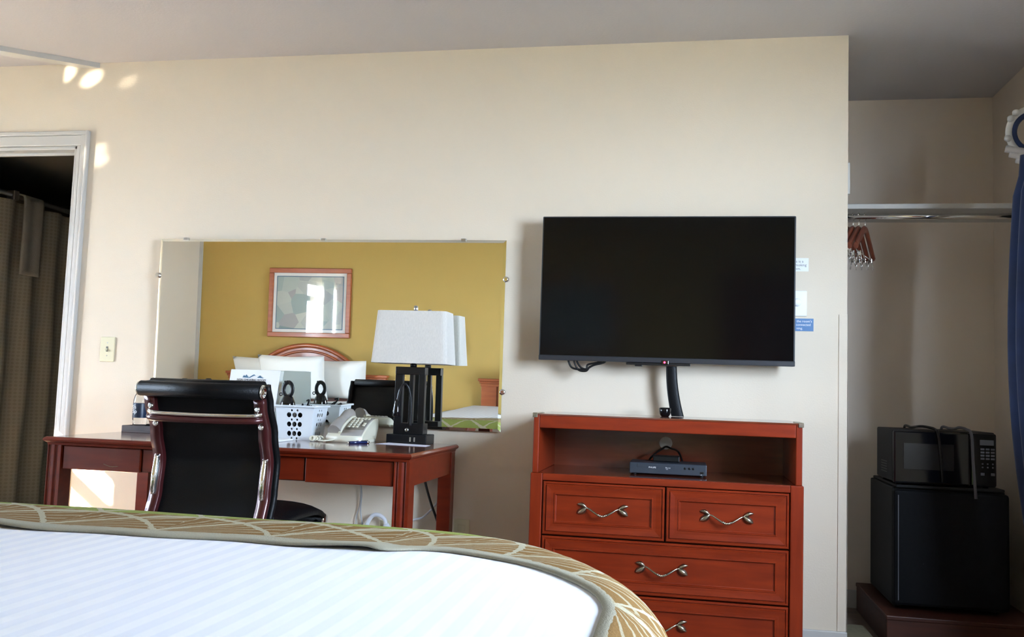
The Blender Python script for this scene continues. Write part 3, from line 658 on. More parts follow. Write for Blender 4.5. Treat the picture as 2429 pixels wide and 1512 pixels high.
MB().box(-.02, .045, .013, .0145, .105, .107).build('small_print', 'ink', sg, True)

# ---- small desk things
np_ = thing('notepad', 'white notepad lying on the desk right of the chair', 'notepad', (-1.61, -.37, TZ))
MB().box(-1.66, -1.565, -.43, -.30, TZ+.0005, TZ+.008, .001).build('pages', 'paper', np_); MB().box(-1.661, -1.564, -.431, -.299, TZ+.0002, TZ+.0022).build('backing', 'cordg', np_)
pn = thing('ballpoint_pen', 'navy ballpoint pen with silver ends in front of the telephone', 'pen', (-1.315, -.34, TZ+.006))
a_, b_ = Vector((-1.318, -.345, TZ+.0055)), Vector((-1.258, -.255, TZ+.0055)); dd = (b_-a_)
MB().tube([a_+dd*.12, a_+dd*.9], .0055, 10).build('barrel', 'penb', pn)
MB().tube([a_, a_+dd*.12], .004, 8, rs=[.0018, .005]).tube([a_+dd*.9, b_], .0055, 10).tube([a_+dd*.45+Vector((0, 0, .006)), a_+dd*.95+Vector((0, 0, .007))], .0016, 6).build('metal_ends', 'chrome', pn)
ps = MB().add([(-1.225, -.27, TZ+.0008), (-1.005, -.30, TZ+.001), (-1.010, -.21, TZ+.0008), (-1.190, -.205, TZ+.004), (-1.225, -.27, TZ+.0014), (-1.005, -.30, TZ+.0016), (-1.010, -.21, TZ+.0014), (-1.190, -.205, TZ+.0046)], [(0, 1, 2, 3), (4, 5, 6, 7), (0, 1, 5, 4), (1, 2, 6, 5), (2, 3, 7, 6), (3, 0, 4, 7)]).build('paper_slip', 'slip')
tag(ps, 'pale lilac paper slip in front of the lamp base', 'paper')
ty = thing('serving_tray', 'dark vinyl tray under the water bottles at the left of the desk', 'tray', (-2.25, -.14, TZ))
MB().box(-2.432+.06, -2.06, -.255, -.03, TZ, TZ+.008, .002).build('bottom', 'tray', ty)
MB().box(-2.372, -2.06, -.255, -.247, TZ+.006, TZ+.030, .003).box(-2.372, -2.06, -.038, -.03, TZ+.006, TZ+.030, .003).box(-2.372, -2.364, -.247, -.038, TZ+.006, TZ+.030, .003).box(-2.068, -2.06, -.247, -.038, TZ+.006, TZ+.030, .003).build('rim', 'tray', ty)
def bottle(x, y, lab):
    z = TZ+.008; t = thing('water_bottle', lab, 'bottle', (x, y, z), 0, 'water bottles on the tray')
    pr = [(.020, 0), (.029, .004), (.030, .012), (.027, .016), (.030, .022), (.027, .028), (.030, .034), (.0275, .040), (.030, .046), (.0305, .052), (.0305, .118), (.030, .130), (.025, .150), (.017, .166), (.0125, .174), (.0125, .182)]
    MB().lathe(pr, (x, y, z), 24).build('body', 'clear', t)
    MB().lathe([(.0308, .054), (.0311, .055), (.0311, .116), (.0308, .117)], (x, y, z), 24).build('wrapper', 'label', t)
    MB().lathe([(.0145, .176), (.0148, .178), (.0148, .192), (.013, .194)], (x, y, z), 24).build('cap', 'white', t)
    return t
bt1 = bottle(-2.330, -.190, 'front water bottle with dark blue label on the tray')
bt2 = bottle(-2.300, -.090, 'rear water bottle standing closest to the mirror edge')
for o_, (s_, dz, a0) in enumerate((('Sn', .092, -2.16), ('Sp', .074, -2.02))):
    for q, ch in enumerate(s_):
        a = a0+q*.40; ct = Vector((-2.330+.0314*math.cos(a), -.190+.0314*math.sin(a), TZ+.008+dz)); tx = Vector((-math.sin(a), math.cos(a), 0))
        text('lettering', ch, .024, 'paper', bt1, ct-tx*.006, tx, (0, 0, 1))
ib = thing('ice_bucket', 'steel ice bucket with black lid knob on the tray behind the chair', 'bucket', (-2.16, -.135, TZ+.008))
MB().lathe([(.055, 0), (.062, .01), (.068, .165), (.070, .17), (.070, .175)], (-2.16, -.135, TZ+.008), 28).build('body', 'steel', ib)
MB().lathe([(.072, .175), (.072, .183), (.05, .192), (.012, .198)], (-2.16, -.135, TZ+.008), 28).build('lid', 'chrome', ib)
MB().lathe([(.006, .196), (.006, .206), (.014, .214), (.016, .226), (.010, .232)], (-2.16, -.135, TZ+.008), 16).build('knob', 'blackp', ib)

# ================================================================== OFFICE CHAIR
CX = -1.562; CY = -.985
ch = thing('office_chair', 'black leather office chair with wine-red frame pushed at the desk', 'chair', (CX, -.75, 0))
def back_y(z):   # S profile of the back
    pts_ = [(.40, -.93), (.50, -.985), (.60, -.955), (.70, -.945), (.80, -.975), (.90, -1.02), (.965, -1.05), (1.0, -1.062)]
    for (za, ya), (zb, yb) in zip(pts_, pts_[1:]):
        if za <= z <= zb:
            t = (z-za)/(zb-za); t = t*t*(3-2*t); return ya+(yb-ya)*t
    return pts_[0][1] if z < .4 else pts_[-1][1]
BWd = .215
zz_ = [.44+.525*i/30 for i in range(31)]
def back_front(i, j): z = zz_[j]; x = -BWd+2*BWd*i/12; return Vector((CX+x, back_y(z)+.030+.010*(x/BWd)**2*-1, z))
def back_rear(i, j): z = zz_[j]; x = -BWd+2*BWd*i/12; return Vector((CX+x, back_y(z)+.008-.004*(x/BWd)**2, z))
b_ = MB(); nu, nv = 13, 31
F_ = [back_front(i, j) for i in range(nu) for j in range(nv)]; R_ = [back_rear(i, j) for i in range(nu) for j in range(nv)]
b_.add(F_+R_, [(i*nv+j, i*nv+j+1, (i+1)*nv+j+1, (i+1)*nv+j) for i in range(nu-1) for j in range(nv-1)] + [(nu*nv+i*nv+j, nu*nv+(i+1)*nv+j, nu*nv+(i+1)*nv+j+1, nu*nv+i*nv+j+1) for i in range(nu-1) for j in range(nv-1)]
       + [(j, nu*nv+j, nu*nv+j+1, j+1) for j in range(nv-1)] + [((nu-1)*nv+j, (nu-1)*nv+j+1, nu*nv+(nu-1)*nv+j+1, nu*nv+(nu-1)*nv+j) for j in range(nv-1)], True)
bp_ = b_.build('backrest', 'leather', ch)
# padded front face edge bulge on the right and left
for sgn in (-1, 1): MB().tube([(CX+sgn*(BWd+.002), back_y(z)+.026, z) for z in zz_[4:]], .013, 8).build('side_piping', 'leather', bp_)
MB().tube([(CX-.218, back_y(.945)-.010, .942), (CX+.214, back_y(.945)-.010, .942)], .026, 18).build('top_roll', 'leather', ch)
MB().tube([(CX-.20, back_y(.955)+.028, .958), (CX+.205, back_y(.955)+.028, .958)], .020, 12).build('headrest_fold', 'leather', ch)
for sgn, xx in ((-1, CX-.218), (1, CX+.214)):
    MB().lathe([(.021, 0), (.024, sgn*.003), (.024, sgn*.006), (.016, sgn*.008), (.012, sgn*.004), (.004, sgn*.006)], (xx, back_y(.945)-.010, .942), 18, 'x').build('roll_cap', 'chrome', ch)
for sgn in (-1, 1):
    xr_ = CX+sgn*(BWd-.018)
    zs_ = [.36+.56*i/28 for i in range(29)]
    outer = [(back_y(z)-.014, z) for z in zs_]; inner = [(back_y(z)+.006, z) for z in zs_]
    rl = MB().prism(outer+inner[::-1], 'x', xr_-.0185, xr_+.0185, True).build('side_rail', 'maroon', ch)
    zs2 = [.585+.135*i/14 for i in range(15)]
    cs = MB()
    cs.tube([(xr_, back_y(z)-.016-.004*math.sin((z-.585)/.135*PI), z) for z in zs2], .016, 10, rs=[.012+.007*math.sin(max(.05, min(.95, i/14))*PI)**.5 for i in range(15)], flat=.6)
    cs.build('chrome_sleeve', 'chrome', rl)
    for zb in (.885, .825): MB().lathe([(.010, 0), (.010, -.005), (.006, -.008)], (xr_-sgn*.006, back_y(zb)-.014, zb), 12, 'y').build('bolt', 'chrome', rl)
# cross bar: chrome upper half, wine-red lower half
zc = .868; yc_ = back_y(zc)-.030
cb = spline([(CX-BWd+.012, back_y(zc)-.014, zc), (CX-BWd+.045, yc_-.012, zc-.004), (CX-.06, yc_-.020, zc-.006), (CX+.06, yc_-.020, zc-.006), (CX+BWd-.045, yc_-.012, zc-.004), (CX+BWd-.012, back_y(zc)-.014, zc)], 6)
MB().tube(cb, .0075, 10).build('cross_bar', 'chrome', ch)
MB().tube([q+Vector((0, .004, -.018)) for q in cb], .011, 10).build('lower_cross_bar', 'maroon', ch)
# seat
def seat_z(t): return .503+.012*math.sin(t*PI)+(-.030*((t-.80)/.2)**2 if t > .80 else 0)+(.03*((.15-t)/.15)**2 if t < .15 else 0)
SX0, SX1, SYB, SYF = CX-.225, CX+.225, -.945, -.47
sg_ = MB(); n1, n2 = 14, 22
def seat_pt(i, j, o): x = SX0+(SX1-SX0)*i/(n1-1); t = j/(n2-1); e = abs(2*i/(n1-1)-1); return Vector((x, SYB+(SYF-SYB)*t, seat_z(t)+.026*(1-e**4)-o*(.04-.02*e)))
A_ = [seat_pt(i, j, 0) for i in range(n1) for j in range(n2)]; B_ = [seat_pt(i, j, 1) for i in range(n1) for j in range(n2)]
q_ = n1*n2
sg_.add(A_+B_, [(i*n2+j, (i+1)*n2+j, (i+1)*n2+j+1, i*n2+j+1) for i in range(n1-1) for j in range(n2-1)] + [(q_+i*n2+j, q_+i*n2+j+1, q_+(i+1)*n2+j+1, q_+(i+1)*n2+j) for i in range(n1-1) for j in range(n2-1)]
        + [(j, j+1, q_+j+1, q_+j) for j in range(n2-1)] + [((n1-1)*n2+j, q_+(n1-1)*n2+j, q_+(n1-1)*n2+j+1, (n1-1)*n2+j+1) for j in range(n2-1)] + [(i*n2, q_+i*n2, q_+(i+1)*n2, (i+1)*n2) for i in range(n1-1)] + [(i*n2+n2-1, (i+1)*n2+n2-1, q_+(i+1)*n2+n2-1, q_+i*n2+n2-1) for i in range(n1-1)], True)
sg_.build('seat', 'leather', ch)
MB().tube([(CX-.215, -.475, .460), (CX+.215, -.475, .460)], .024, 14).build('front_roll', 'leather', ch)
for sgn, xx in ((-1, CX-.215), (1, CX+.215)):
    MB().lathe([(.022, 0), (.024, sgn*.004), (.018, sgn*.010), (.006, sgn*.012)], (xx, -.475, .460), 16, 'x').build('seat_roll_cap', 'chrome', ch)
    x_ = CX+sgn*.205
    pp = spline([(x_, back_y(.44)+.0, .44), (x_, -.93, .385), (x_, -.86, .395), (x_, -.70, .430), (x_, -.52, .452)], 6)
    MB().tube(pp, .016, 8, flat=.7).build('seat_rail', 'chrome', ch)
MB().box(CX-.19, CX+.19, -.76, -.66, .385, .402, .004).build('under_plate', 'blackp', ch)
MB().lathe([(.05, .385), (.05, .34), (.026, .335), (.026, .20), (.035, .20), (.035, .09), (.03, .08)], (CX, -.71, 0), 18).build('gas_lift', 'chrome', ch)
for k_ in range(5):
    a = 2*PI*k_/5+.3; d_ = Vector((math.cos(a), math.sin(a), 0)); o_ = Vector((CX, -.71, 0))
    MB().tube([o_+Vector((0, 0, .115)), o_+d_*.14+Vector((0, 0, .105)), o_+d_*.28+Vector((0, 0, .075))], .02, 8, rs=[.024, .02, .014]).build('star_leg', 'chrome', ch)
    MB().lathe([(.012, -.018), (.026, -.016), (.026, .016), (.012, .018)], o_+d_*.28+Vector((0, 0, .027)), 14, 'y').build('caster', 'blackp', ch)

# ================================================================== DRESSER
DF = -.47; D0, D1 = -.553, .414; DT = .893; DS = .678
ds = thing('tv_dresser', 'cherry-red dresser with open cubby and leaf-handled drawers under the television', 'dresser', ((D0+D1)/2, -.24, 0))
i0, i1 = D0+.006, D1-.006
MB().box(i0, i0+.022, DF, -.02, DS, DT-.002, .003).build('upper_side', 'woodv', ds); MB().box(i1-.022, i1, DF, -.02, DS, DT-.002, .003).build('upper_side', 'woodv', ds)
MB().box(i0+.022, i1-.022, DF, DF+.022, DT-.050, DT-.002, .003).build('top_rail', 'wood', ds)
MB().box(i0-.002, i1+.002, DF-.002, -.018, DT-.004, DT+.002, .001).build('top_board', 'desktop', ds)
bkm = MB()
hx_, hz_, hr_ = -.072, .785, .026
ring = [(hx_+hr_*math.cos(a*2*PI/32), hz_+hr_*.98*math.sin(a*2*PI/32)) for a in range(32)]
def sq(a):
    c_, s_ = math.cos(a), math.sin(a); k_ = 1/max(abs(c_), abs(s_)); return (hx_+.06*k_*c_, hz_+.06*k_*s_)
sqr = [sq(a*2*PI/32) for a in range(32)]
bkm.add([(x, -.034, z) for x, z in ring]+[(x, -.034, z) for x, z in sqr], [(i, (i+1) % 32, 32+(i+1) % 32, 32+i) for i in range(32)])
bkm.box(i0+.022, hx_-.06, -.034, -.030, DS, DT-.05).box(hx_+.06, i1-.022, -.034, -.030, DS, DT-.05).box(hx_-.06, hx_+.06, -.034, -.030, DS, hz_-.06).box(hx_-.06, hx_+.06, -.034, -.030, hz_+.06, DT-.05)
bkm.build('cubby_back', 'woodin', ds)
MB().lathe([(hr_, 0), (hr_, .003)], (hx_, -.031, hz_), 28, 'y').build('hole_disc', 'greyplate', ds)  # pale disc added in the cable hole, as the wall behind stays dark
MB().box(D0+.004, D1-.004, DF+.012, -.03, DS-.018, DS, .002).build('cubby_shelf', 'desktop', ds)
MB().box(D0, D0+.045, DF, DF+.03, .0, DS, .004).build('stile', 'woodv', ds); MB().box(D1-.045, D1, DF, DF+.03, .0, DS, .004).build('stile', 'woodv', ds)
MB().box(D0, D0+.02, DF+.03, -.02, 0, DS, .003).build('side_panel', 'woodv', ds); MB().box(D1-.02, D1, DF+.03, -.02, 0, DS, .003).build('side_panel', 'woodv', ds)
MB().box(D0+.045, D1-.045, DF, DF+.028, DS-.026, DS-.001, .003).build('shelf_rail', 'wood', ds)
MB().box(D0+.045, D1-.045, DF+.018, DF+.024, .05, DS-.026).build('carcass', 'seam', ds)
MB().box(D0+.045, D1-.045, DF+.004, DF+.028, .0, .062, .003).build('plinth', 'wood', ds)
pr = [(0, -.016), (0, .004), (.003, .007), (.007, .007), (.009, .003), (.012, .003), (.014, .008), (.030, .0055), (.040, .005), (.042, .007), (.045, .007), (.047, .001), (.050, -.001)]
hmesh = None
def leaf_handle():
    b_ = MB()
    P_ = spline([(-.060, -.006, .004), (-.050, -.014, .002), (-.030, -.022, -.010), (-.012, -.026, -.020), (0, -.026, -.0225), (.012, -.026, -.020), (.030, -.022, -.010), (.050, -.014, .002), (.060, -.006, .004)], 5)
    b_.tube(P_, .0035, 8, rs=[.0026+.0012*math.sin(i/(len(P_)-1)*PI) for i in range(len(P_))])
    for q in range(-2, 4): b_.lathe([(.001, -.0045), (.0042, -.002), (.0042, .002), (.001, .0045)], (q*.0055-.003, -.028, -.0215+abs(q-.5)**2*.0006), 8)
    for sgn in (-1, 1):
        for (ex, ez, wd) in ((.034, .012, .0075), (.033, -.022, .0115)):
            st_ = Vector((sgn*.058, -.007, .004)); en = Vector((sgn*(.058+ex), -.004, .004+ez)); dr_ = (en-st_); nr = Vector((-dr_.z, 0, dr_.x)).normalized()
            vs_, fs_ = [], []
            for i in range(9):
                t = i/8; wdt = wd*math.sin(t*PI)**.7 if 0 < t < 1 else .0006; c_ = st_+dr_*t
                bow = Vector((0, 0, .004*math.sin(t*PI)*(1 if ez > 0 else -.4)))
                vs_ += [c_+bow+nr*wdt, c_+bow+Vector((0, -.0045, 0))*math.sin(t*PI)-Vector((0, .001, 0)), c_+bow-nr*wdt, c_+bow+Vector((0, .002, 0))]
            for i in range(8):
                for j_ in range(4): fs_.append((i*4+j_, i*4+(j_+1) % 4, (i+1)*4+(j_+1) % 4, (i+1)*4+j_))
            b_.add(vs_, fs_, True)
        b_.cyl((sgn*.062, -.004, .002), (sgn*.062, .008, .002), .004, 8)
    return b_
def drawer(x0, x1, z0, z1):
    global hmesh
    d_ = MB().rings(x0, x1, z0, z1, pr, DF+.006).build('drawer', 'wood', ds)
    l_ = Vector(((x0+x1)/2, DF+.006, (z0+z1)/2+.004)) - root_loc(ds)
    if hmesh is None:
        hmesh = leaf_handle().build('handle', 'brass', d_, True); hmesh.location = l_; hmesh['label'] = 'pewter leaf-shaped pull handle'
    else: inst(hmesh, d_, l_)
    return d_
R1, R2, R3 = .455, .262, .066
drawer(D0+.049, -.064, R1+.003, DS-.029); drawer(-.058, D1-.049, R1+.003, DS-.029)
drawer(D0+.049, D1-.049, R2+.003, R1-.003); drawer(D0+.049, D1-.049, R3+.003, R2-.003)
for sgn, xx in ((1, i0-.004), (-1, i1+.004)):
    b_ = MB(); xs = sorted((xx, xx+sgn*.018)); b_.box(xs[0], xs[1], DF-.005, DF+.001, DT-.012, DT+.004, .001)
    xs = sorted((xx, xx+sgn*.003)); b_.box(xs[0], xs[1], DF-.004, DF+.12, DT-.012, DT+.004, .001)
    xs = sorted((xx, xx+sgn*.018)); b_.box(xs[0], xs[1], DF-.004, DF+.17, DT+.002, DT+.005, .001); b_.build('corner_bracket', 'brass', ds)
# disc player
dv_ = thing('disc_player', 'charcoal disc player inside the dresser cubby', 'player', (-.055, -.26, DS))
MB().box(-.199, .085, -.335, -.165, DS+.006, DS+.046, .003).build('case', 'dvd', dv_)
MB().box(-.17, -.03, -.3362, -.3348, DS+.030, DS+.041, .0005).build('tray_door', 'dvd', dv_)
text('lettering', 'PHILIPS', .0085, 'paper', dv_, (-.128, -.3362, DS+.027), ext=.0003)
text('lettering', 'Blu-ray', .0065, 'paper', dv_, (-.066, -.3362, DS+.0285), ext=.0003); text('lettering', 'DISC', .004, 'paper', dv_, (-.064, -.3362, DS+.0235), ext=.0003)
for xx in (.006, .022, .036): MB().lathe([(.0045, 0), (.0045, -.0015), (.003, -.002)], (xx, -.335, DS+.031), 12, 'y').build('button', 'black', dv_)
MB().box(.060, .074, -.336, -.334, DS+.013, DS+.021, .0005).build('usb_port', 'black', dv_)
text('lettering', 'USB', .004, 'paper', dv_, (.061, -.3362, DS+.0085), ext=.0003)
for xx in (-.18, .067):
    for yy in (-.32, -.185): MB().lathe([(.008, 0), (.008, .007)], (xx, yy, DS), 10).build('foot', 'blackp', dv_)
sb = MB().box(-.115, -.015, -.25, -.175, DS+.0465, DS+.068, .003).build('adapter_box', 'blackp'); tag(sb, 'small black adapter box on top of the disc player', 'box')
cb_ = MB().tube(spline([(-.15, -.16, DS+.020), (-.12, -.11, DS+.06), (-.085, -.05, hz_-.022), (-.07, -.036, hz_-.014), (-.05, -.05, hz_-.020), (-.02, -.12, DS+.078), (.0, -.16, DS+.03)]), .004, 8).build('player_cable', 'blackp'); tag(cb_, 'black cable arching from the disc player to the cubby hole', 'cable')
# television
TX0, TX1, TY, TB, TT = -.592, .419, -.125, 1.107, 1.702
tv = thing('television', 'large flat-screen television mounted on the wall above the dresser', 'television', ((TX0+TX1)/2, -.06, TB))
MB().box(TX0, TX1, TY+.004, TY+.040, TB, TT, .004).build('cabinet', 'bezel', tv)
MB().box(TX0+.12, TX1-.12, TY+.040, TY+.066, TB+.06, TT-.20, .012).build('rear_housing', 'blackp', tv)
MB().box(TX0+.006, TX1-.006, TY+.001, TY+.006, TB+.021, TT-.006).build('screen', 'screen', tv)
MB().box(TX0, TX1, TY, TY+.006, TB, TB+.020, .002).build('lower_bezel', 'bezel', tv)
MB().box(-.235, .02, TY+.004, TY+.034, TB-.010, TB-.001, .002).box(-.20, -.17, TY+.006, TY+.03, TB-.016, TB-.008, .002).build('lower_bracket', 'blackp', tv)
MB().box(-.095, -.066, TY-.002, TY+.01, TB-.006, TB+.010, .002).build('sensor', 'gloss', tv)
MB().lathe([(.0042, 0), (.0042, -.0015), (.002, -.0022)], (-.082, TY-.002, TB+.002), 10, 'y').build('standby_light', 'led', tv)
MB().box(-.25, .08, TY+.066, -.001, TB+.12, TT-.26, .003).build('wall_bracket', 'black', tv)
for q, (a, b2, dp_) in enumerate(((-.475, -.352, .030), (-.452, -.365, .036), (-.440, -.375, .028))):
    o = MB().tube(spline([(a, -.09, TB+.02), (a+.004, -.095, TB-.004), (a+.022, -.095, TB-dp_), ((a+b2)/2+.01, -.095, TB-dp_-.004), (b2-.016, -.095, TB-dp_+.014), (b2+.028, -.092, TB-.002), (b2+.03, -.088, TB+.02)]), .0042, 8).build('cable_loop', 'blackp', tv)
sv = thing('cable_sleeve', 'black curved cable sleeve from television down to the dresser top', 'sleeve', (-.04, -.10, DT+.002))
def sleeve(i, j):
    t = i/20; z = DT+.003+(TB-.006-DT)*(1-t); xc = -.055+.0+.028*t**2.0; hw_ = .021+.004*t; a = j/15*2*PI
    return Vector((xc+hw_*math.cos(a), -.098+.007*math.sin(a), z))
MB().grid(sleeve, 21, 16).build('sleeve', 'leather', sv)
MB().box(-.078, -.030, -.112, -.088, TB-.012, TB-.004, .002).build('clamp', 'steel', sv)
rm = thing('rounded_gadget', 'small glossy black rounded gadget on the dresser top beside the sleeve', 'gadget', (-.075, -.17, DT+.002))
MB().lathe([(.014, 0), (.020, .008), (.023, .020), (.024, .032), (.020, .035), (.004, .036)], (-.075, -.17, DT+.002), 20).build('shell', 'gloss', rm)
# wall plates and notices right of the television
n1_ = thing('wall_notice', 'small white non-smoking notice stuck on the wall beside the television', 'notice', (.425, -.001, 1.50))
MB().box(.350, .482, -.0015, -.0002, 1.498, 1.552).build('sheet', 'white', n1_)
text('lettering', 'This is a', .0150, 'ink', n1_, (.462, -.0018, 1.5335), align='RIGHT'); text('lettering', 'non-smoking', .0150, 'ink', n1_, (.474, -.0018, 1.5185), align='RIGHT'); text('lettering', 'room.', .0150, 'ink', n1_, (.452, -.0018, 1.5035), align='RIGHT')
n2_ = thing('wall_dial', 'white dial switch plate on the wall between two notices', 'switch', (.438, -.001, 1.31))
MB().box(.402, .476, -.007, 0, 1.315, 1.418, .003).build('plate', 'white', n2_); MB().lathe([(.016, 0), (.016, -.012), (.013, -.018), (.004, -.018)], (.438, -.006, 1.370), 20, 'y').build('dial', 'white', n2_)
n3_ = thing('wall_sticker', 'blue sticker with white lettering low beside the television', 'sticker', (.43, -.001, 1.25))
MB().box(.345, .503, -.0015, -.0002, 1.255, 1.306).build('sheet', 'labelb', n3_)
text('lettering', 'the room\'s', .0135, 'paper', n3_, (.497, -.0018, 1.2905), align='RIGHT'); text('lettering', 'connected', .0135, 'paper', n3_, (.492, -.0018, 1.2765), align='RIGHT'); text('lettering', 'ning.', .0135, 'paper', n3_, (.462, -.0018, 1.2620), align='RIGHT')
# light switch
ls = thing('light_switch', 'ivory toggle light switch plate beside the doorway', 'switch', (-2.637, -.001, 1.05))
MB().box(-2.674, -2.600, -.007, 0, 1.047, 1.162, .004).build('plate', 'ivory', ls)
MB().box(-2.642, -2.632, -.0085, -.006, 1.093, 1.117, .0005).build('slot', 'phonedk', ls); MB().prism([(-.007, 1.100), (-.007, 1.110), (-.020, 1.100), (-.020, 1.094)], 'x', -2.640, -2.634).build('toggle', 'ivory', ls)
for zz in (1.075, 1.134): MB().lathe([(.003, 0), (.003, -.0015)], (-2.637, -.007, zz), 8, 'y').build('screw', 'steel', ls)
# outlets and cords under the desk
def outlet(x, z, lab):
    t = thing('wall_outlet', lab, 'outlet', (x, -.001, z-.058))
    MB().box(x-.035, x+.035, -.006, 0, z-.057, z+.057, .003).build('plate', 'ivory', t)
    for dz in (-.02, .02): MB().box(x-.016, x+.016, -.008, -.005, z+dz-.013, z+dz+.013, .003).build('socket', 'ivory', t)
    return t
outlet(-.918, .370, 'ivory wall outlet right of the desk leg'); outlet(-1.245, .345, 'ivory wall outlet under the desk behind the white plug')
pg = thing('white_plug_cord', 'thick white cord arching into a plug under the desk', 'cord', (-1.25, -.03, .32))
MB().tube(spline([(-1.345, -.035, .02), (-1.34, -.035, .27), (-1.330, -.035, .370), (-1.305, -.035, .420), (-1.275, -.035, .427), (-1.25, -.032, .410), (-1.243, -.030, .387)]), .0085, 10).build('cord', 'cord', pg)
MB().tube([(-1.243, -.030, .393), (-1.240, -.028, .377), (-1.238, -.024, .350), (-1.238, -.018, .337)], .016, 10, rs=[.011, .016, .018, .012]).build('plug', 'cord', pg)
def cord(pts_, r, m_, lab): tag(MB().tube(spline(pts_), r, 8).build('cord', m_), lab, 'cord')
cord([(-1.37, -.05, .70), (-1.375, -.035, .60), (-1.362, -.02, .52), (-1.365, -.015, .44), (-1.352, -.015, .36), (-1.358, -.012, .25)], .003, 'cordg', 'thin grey cord hanging down the wall under the desk middle')
cord([(-1.378, -.05, .70), (-1.380, -.035, .60), (-1.368, -.02, .54), (-1.372, -.012, .46), (-1.385, -.010, .40), (-1.382, -.010, .30)], .0016, 'cordg', 'hair-thin grey wire beside the grey cord under the desk')
cord([(-.985, -.02, .72), (-.99, -.02, .58), (-1.02, -.02, .50), (-1.08, -.02, .43), (-1.13, -.02, .41), (-1.16, -.025, .36), (-1.155, -.025, .28), (-1.17, -.02, .20)], .0045, 'cord', 'white cord curling behind the right front desk leg')
cord([(-1.085, -.035, .70), (-1.08, -.037, .60), (-1.05, -.037, .50), (-1.01, -.037, .40), (-.985, -.02, .28), (-.97, -.02, .10)], .0055, 'blackp', 'black cord slanting down beside the rear desk leg')
cord([(-.918, -.010, .352), (-.912, -.022, .349), (-.90, -.025, .335), (-.875, -.025, .315), (-.84, -.025, .30), (-.78, -.02, .20), (-.70, -.02, .15), (-.62, -.02, .14)], .0045, 'blackp', 'black cord plugged into the outlet right of the desk')

# ================================================================== BATHROOM THINGS
sr_ = thing('shower_rod', 'metal shower rod in the dark bathroom', 'rod', (-3.72, 1.0, 1.97))
MB().cyl((-3.72, T, 1.975), (-3.72, 2.0, 1.975), .0135, 14).build('rod', 'rod', sr_)
MB().box(-3.745, -3.695, .60, .64, 1.945, 2.0, .005).build('joint', 'rod', sr_)
scn = thing('shower_curtain', 'beige diamond-weave shower curtain beyond the doorway', 'curtain', (-3.72, 1.0, .05))
MB().grid(lambda i, j: Vector((-3.724+.030*math.sin(i/159*1.75*2*PI/.19+.4*math.sin(j*.3))*(1-.3*(1-j/30)), .16+1.80*i/159, 1.945-1.88*j/30)), 160, 31).build('cloth', 'shower', scn)
tw = thing('hand_towel', 'grey towel folded over the shower rod', 'towel', (-3.70, .62, 1.55))
def tow(i, j):
    t = j/23
    if t < .12: x, z = -3.778, 1.965+.0-.15*(.12-t)/.12
    elif t < .24: a = PI-(t-.12)/.12*PI; x, z = -3.722+.056*math.cos(a), 1.968+.030*math.sin(a)
    else: x, z = -3.668+.005*math.sin(i*.8), 1.965-.43*(t-.24)/.76
    return Vector((x, .655+.155*i/11, z))
MB().grid(tow, 12, 24).build('cloth', 'towel', tw); s_ = tw.children[0].modifiers.new('t', 'SOLIDIFY'); s_.thickness = .010

# ================================================================== BEDS
def bed_contour(xl, xr, yh, yf, rxr, ryr, rxl, ryl, n=26):
    pts_ = []
    pts_ += [(xr, yh+(yf-ryr-yh)*i/10) for i in range(10)]
    pts_ += [(xr-rxr+rxr*math.cos(a), yf-ryr+ryr*math.sin(a)) for a in [PI/2*i/n for i in range(n+1)]]
    pts_ += [(xr-rxr+(xl+rxl-xr+rxr)*i/30, yf) for i in range(1, 30)]
    pts_ += [(xl+rxl-rxl*math.sin(a), yf-ryl+ryl*math.cos(a)) for a in [PI/2*i/n for i in range(n+1)]]
    pts_ += [(xl, yf-ryl+(yh-yf+ryl)*i/10) for i in range(1, 11)]
    return pts_
def make_bed(lab, xl, xr, yh, yf, zt, R, main, cat_group, rxr=.50, ryr=.64):
    bd = thing('bed', lab, 'bed', ((xl+xr)/2, (yh+yf)/2, 0), 0, cat_group)
    ct = bed_contour(xl, xr, yh, yf, rxr, ryr, .30, .35)
    n = len(ct); nrm = []
    for i in range(n):
        a = Vector(ct[max(i-1, 0)]); b2 = Vector(ct[min(i+1, n-1)]); t = (b2-a).normalized(); nrm.append(Vector((-t.y, t.x)))   # inward
    cen = Vector(((xl+xr)/2, yh+.6))
    def surf(i, d, off=0.):
        """d: inward distance from outline (>=0) or negative = drop below shoulder"""
        p = Vector(ct[i]); nn = nrm[i]
        if d <= 0: q = p; z = zt-R+d
        else:
            q = p+nn*min(d, .30)
            if d > .30: q = q+(cen-q)*min(1, (d-.30)/max(.05, (cen-q).length))
            e = min(d, R); z = zt-R+math.sqrt(max(0, R*R-(R-e)**2))
        nz_ = (1 if d >= R else max(0, d/R)); o = Vector((-nn.x*(1-nz_), -nn.y*(1-nz_), nz_))*off
        wv = .004*noise.noise(Vector((q.x*3, q.y*3, 0))) if d > .02 else 0
        return Vector((q.x+o.x, q.y+o.y, z+o.z+wv))
    ds_ = [-.40, -.25, -.12, -.03]+[R*(1-math.cos(PI/2*k_/8)) for k_ in range(9)]+[R+.03, R+.07, R+.12, .30, .40, .52, .66, .8, .95, 1.1]
    MB().grid(lambda i, j: surf(i, ds_[j]), n, len(ds_)).build('top_sheet', 'sheet' if main else 'pillow', bd)
    MB().box(xl+.16, xr-.16, yh+.05, yf-.20, .12, zt-.30, .03).build('box_spring', 'mount', bd)
    for xx in (xl+.25, xr-.25):
        for yy in (yh+.2, yf-.35): MB().lathe([(.03, 0), (.03, .12)], (xx, yy, 0), 10).build('leg', 'black', bd)
    return bd, ct, surf, nrm
XBL, XBR, YF2 = -1.86, .004, -2.015
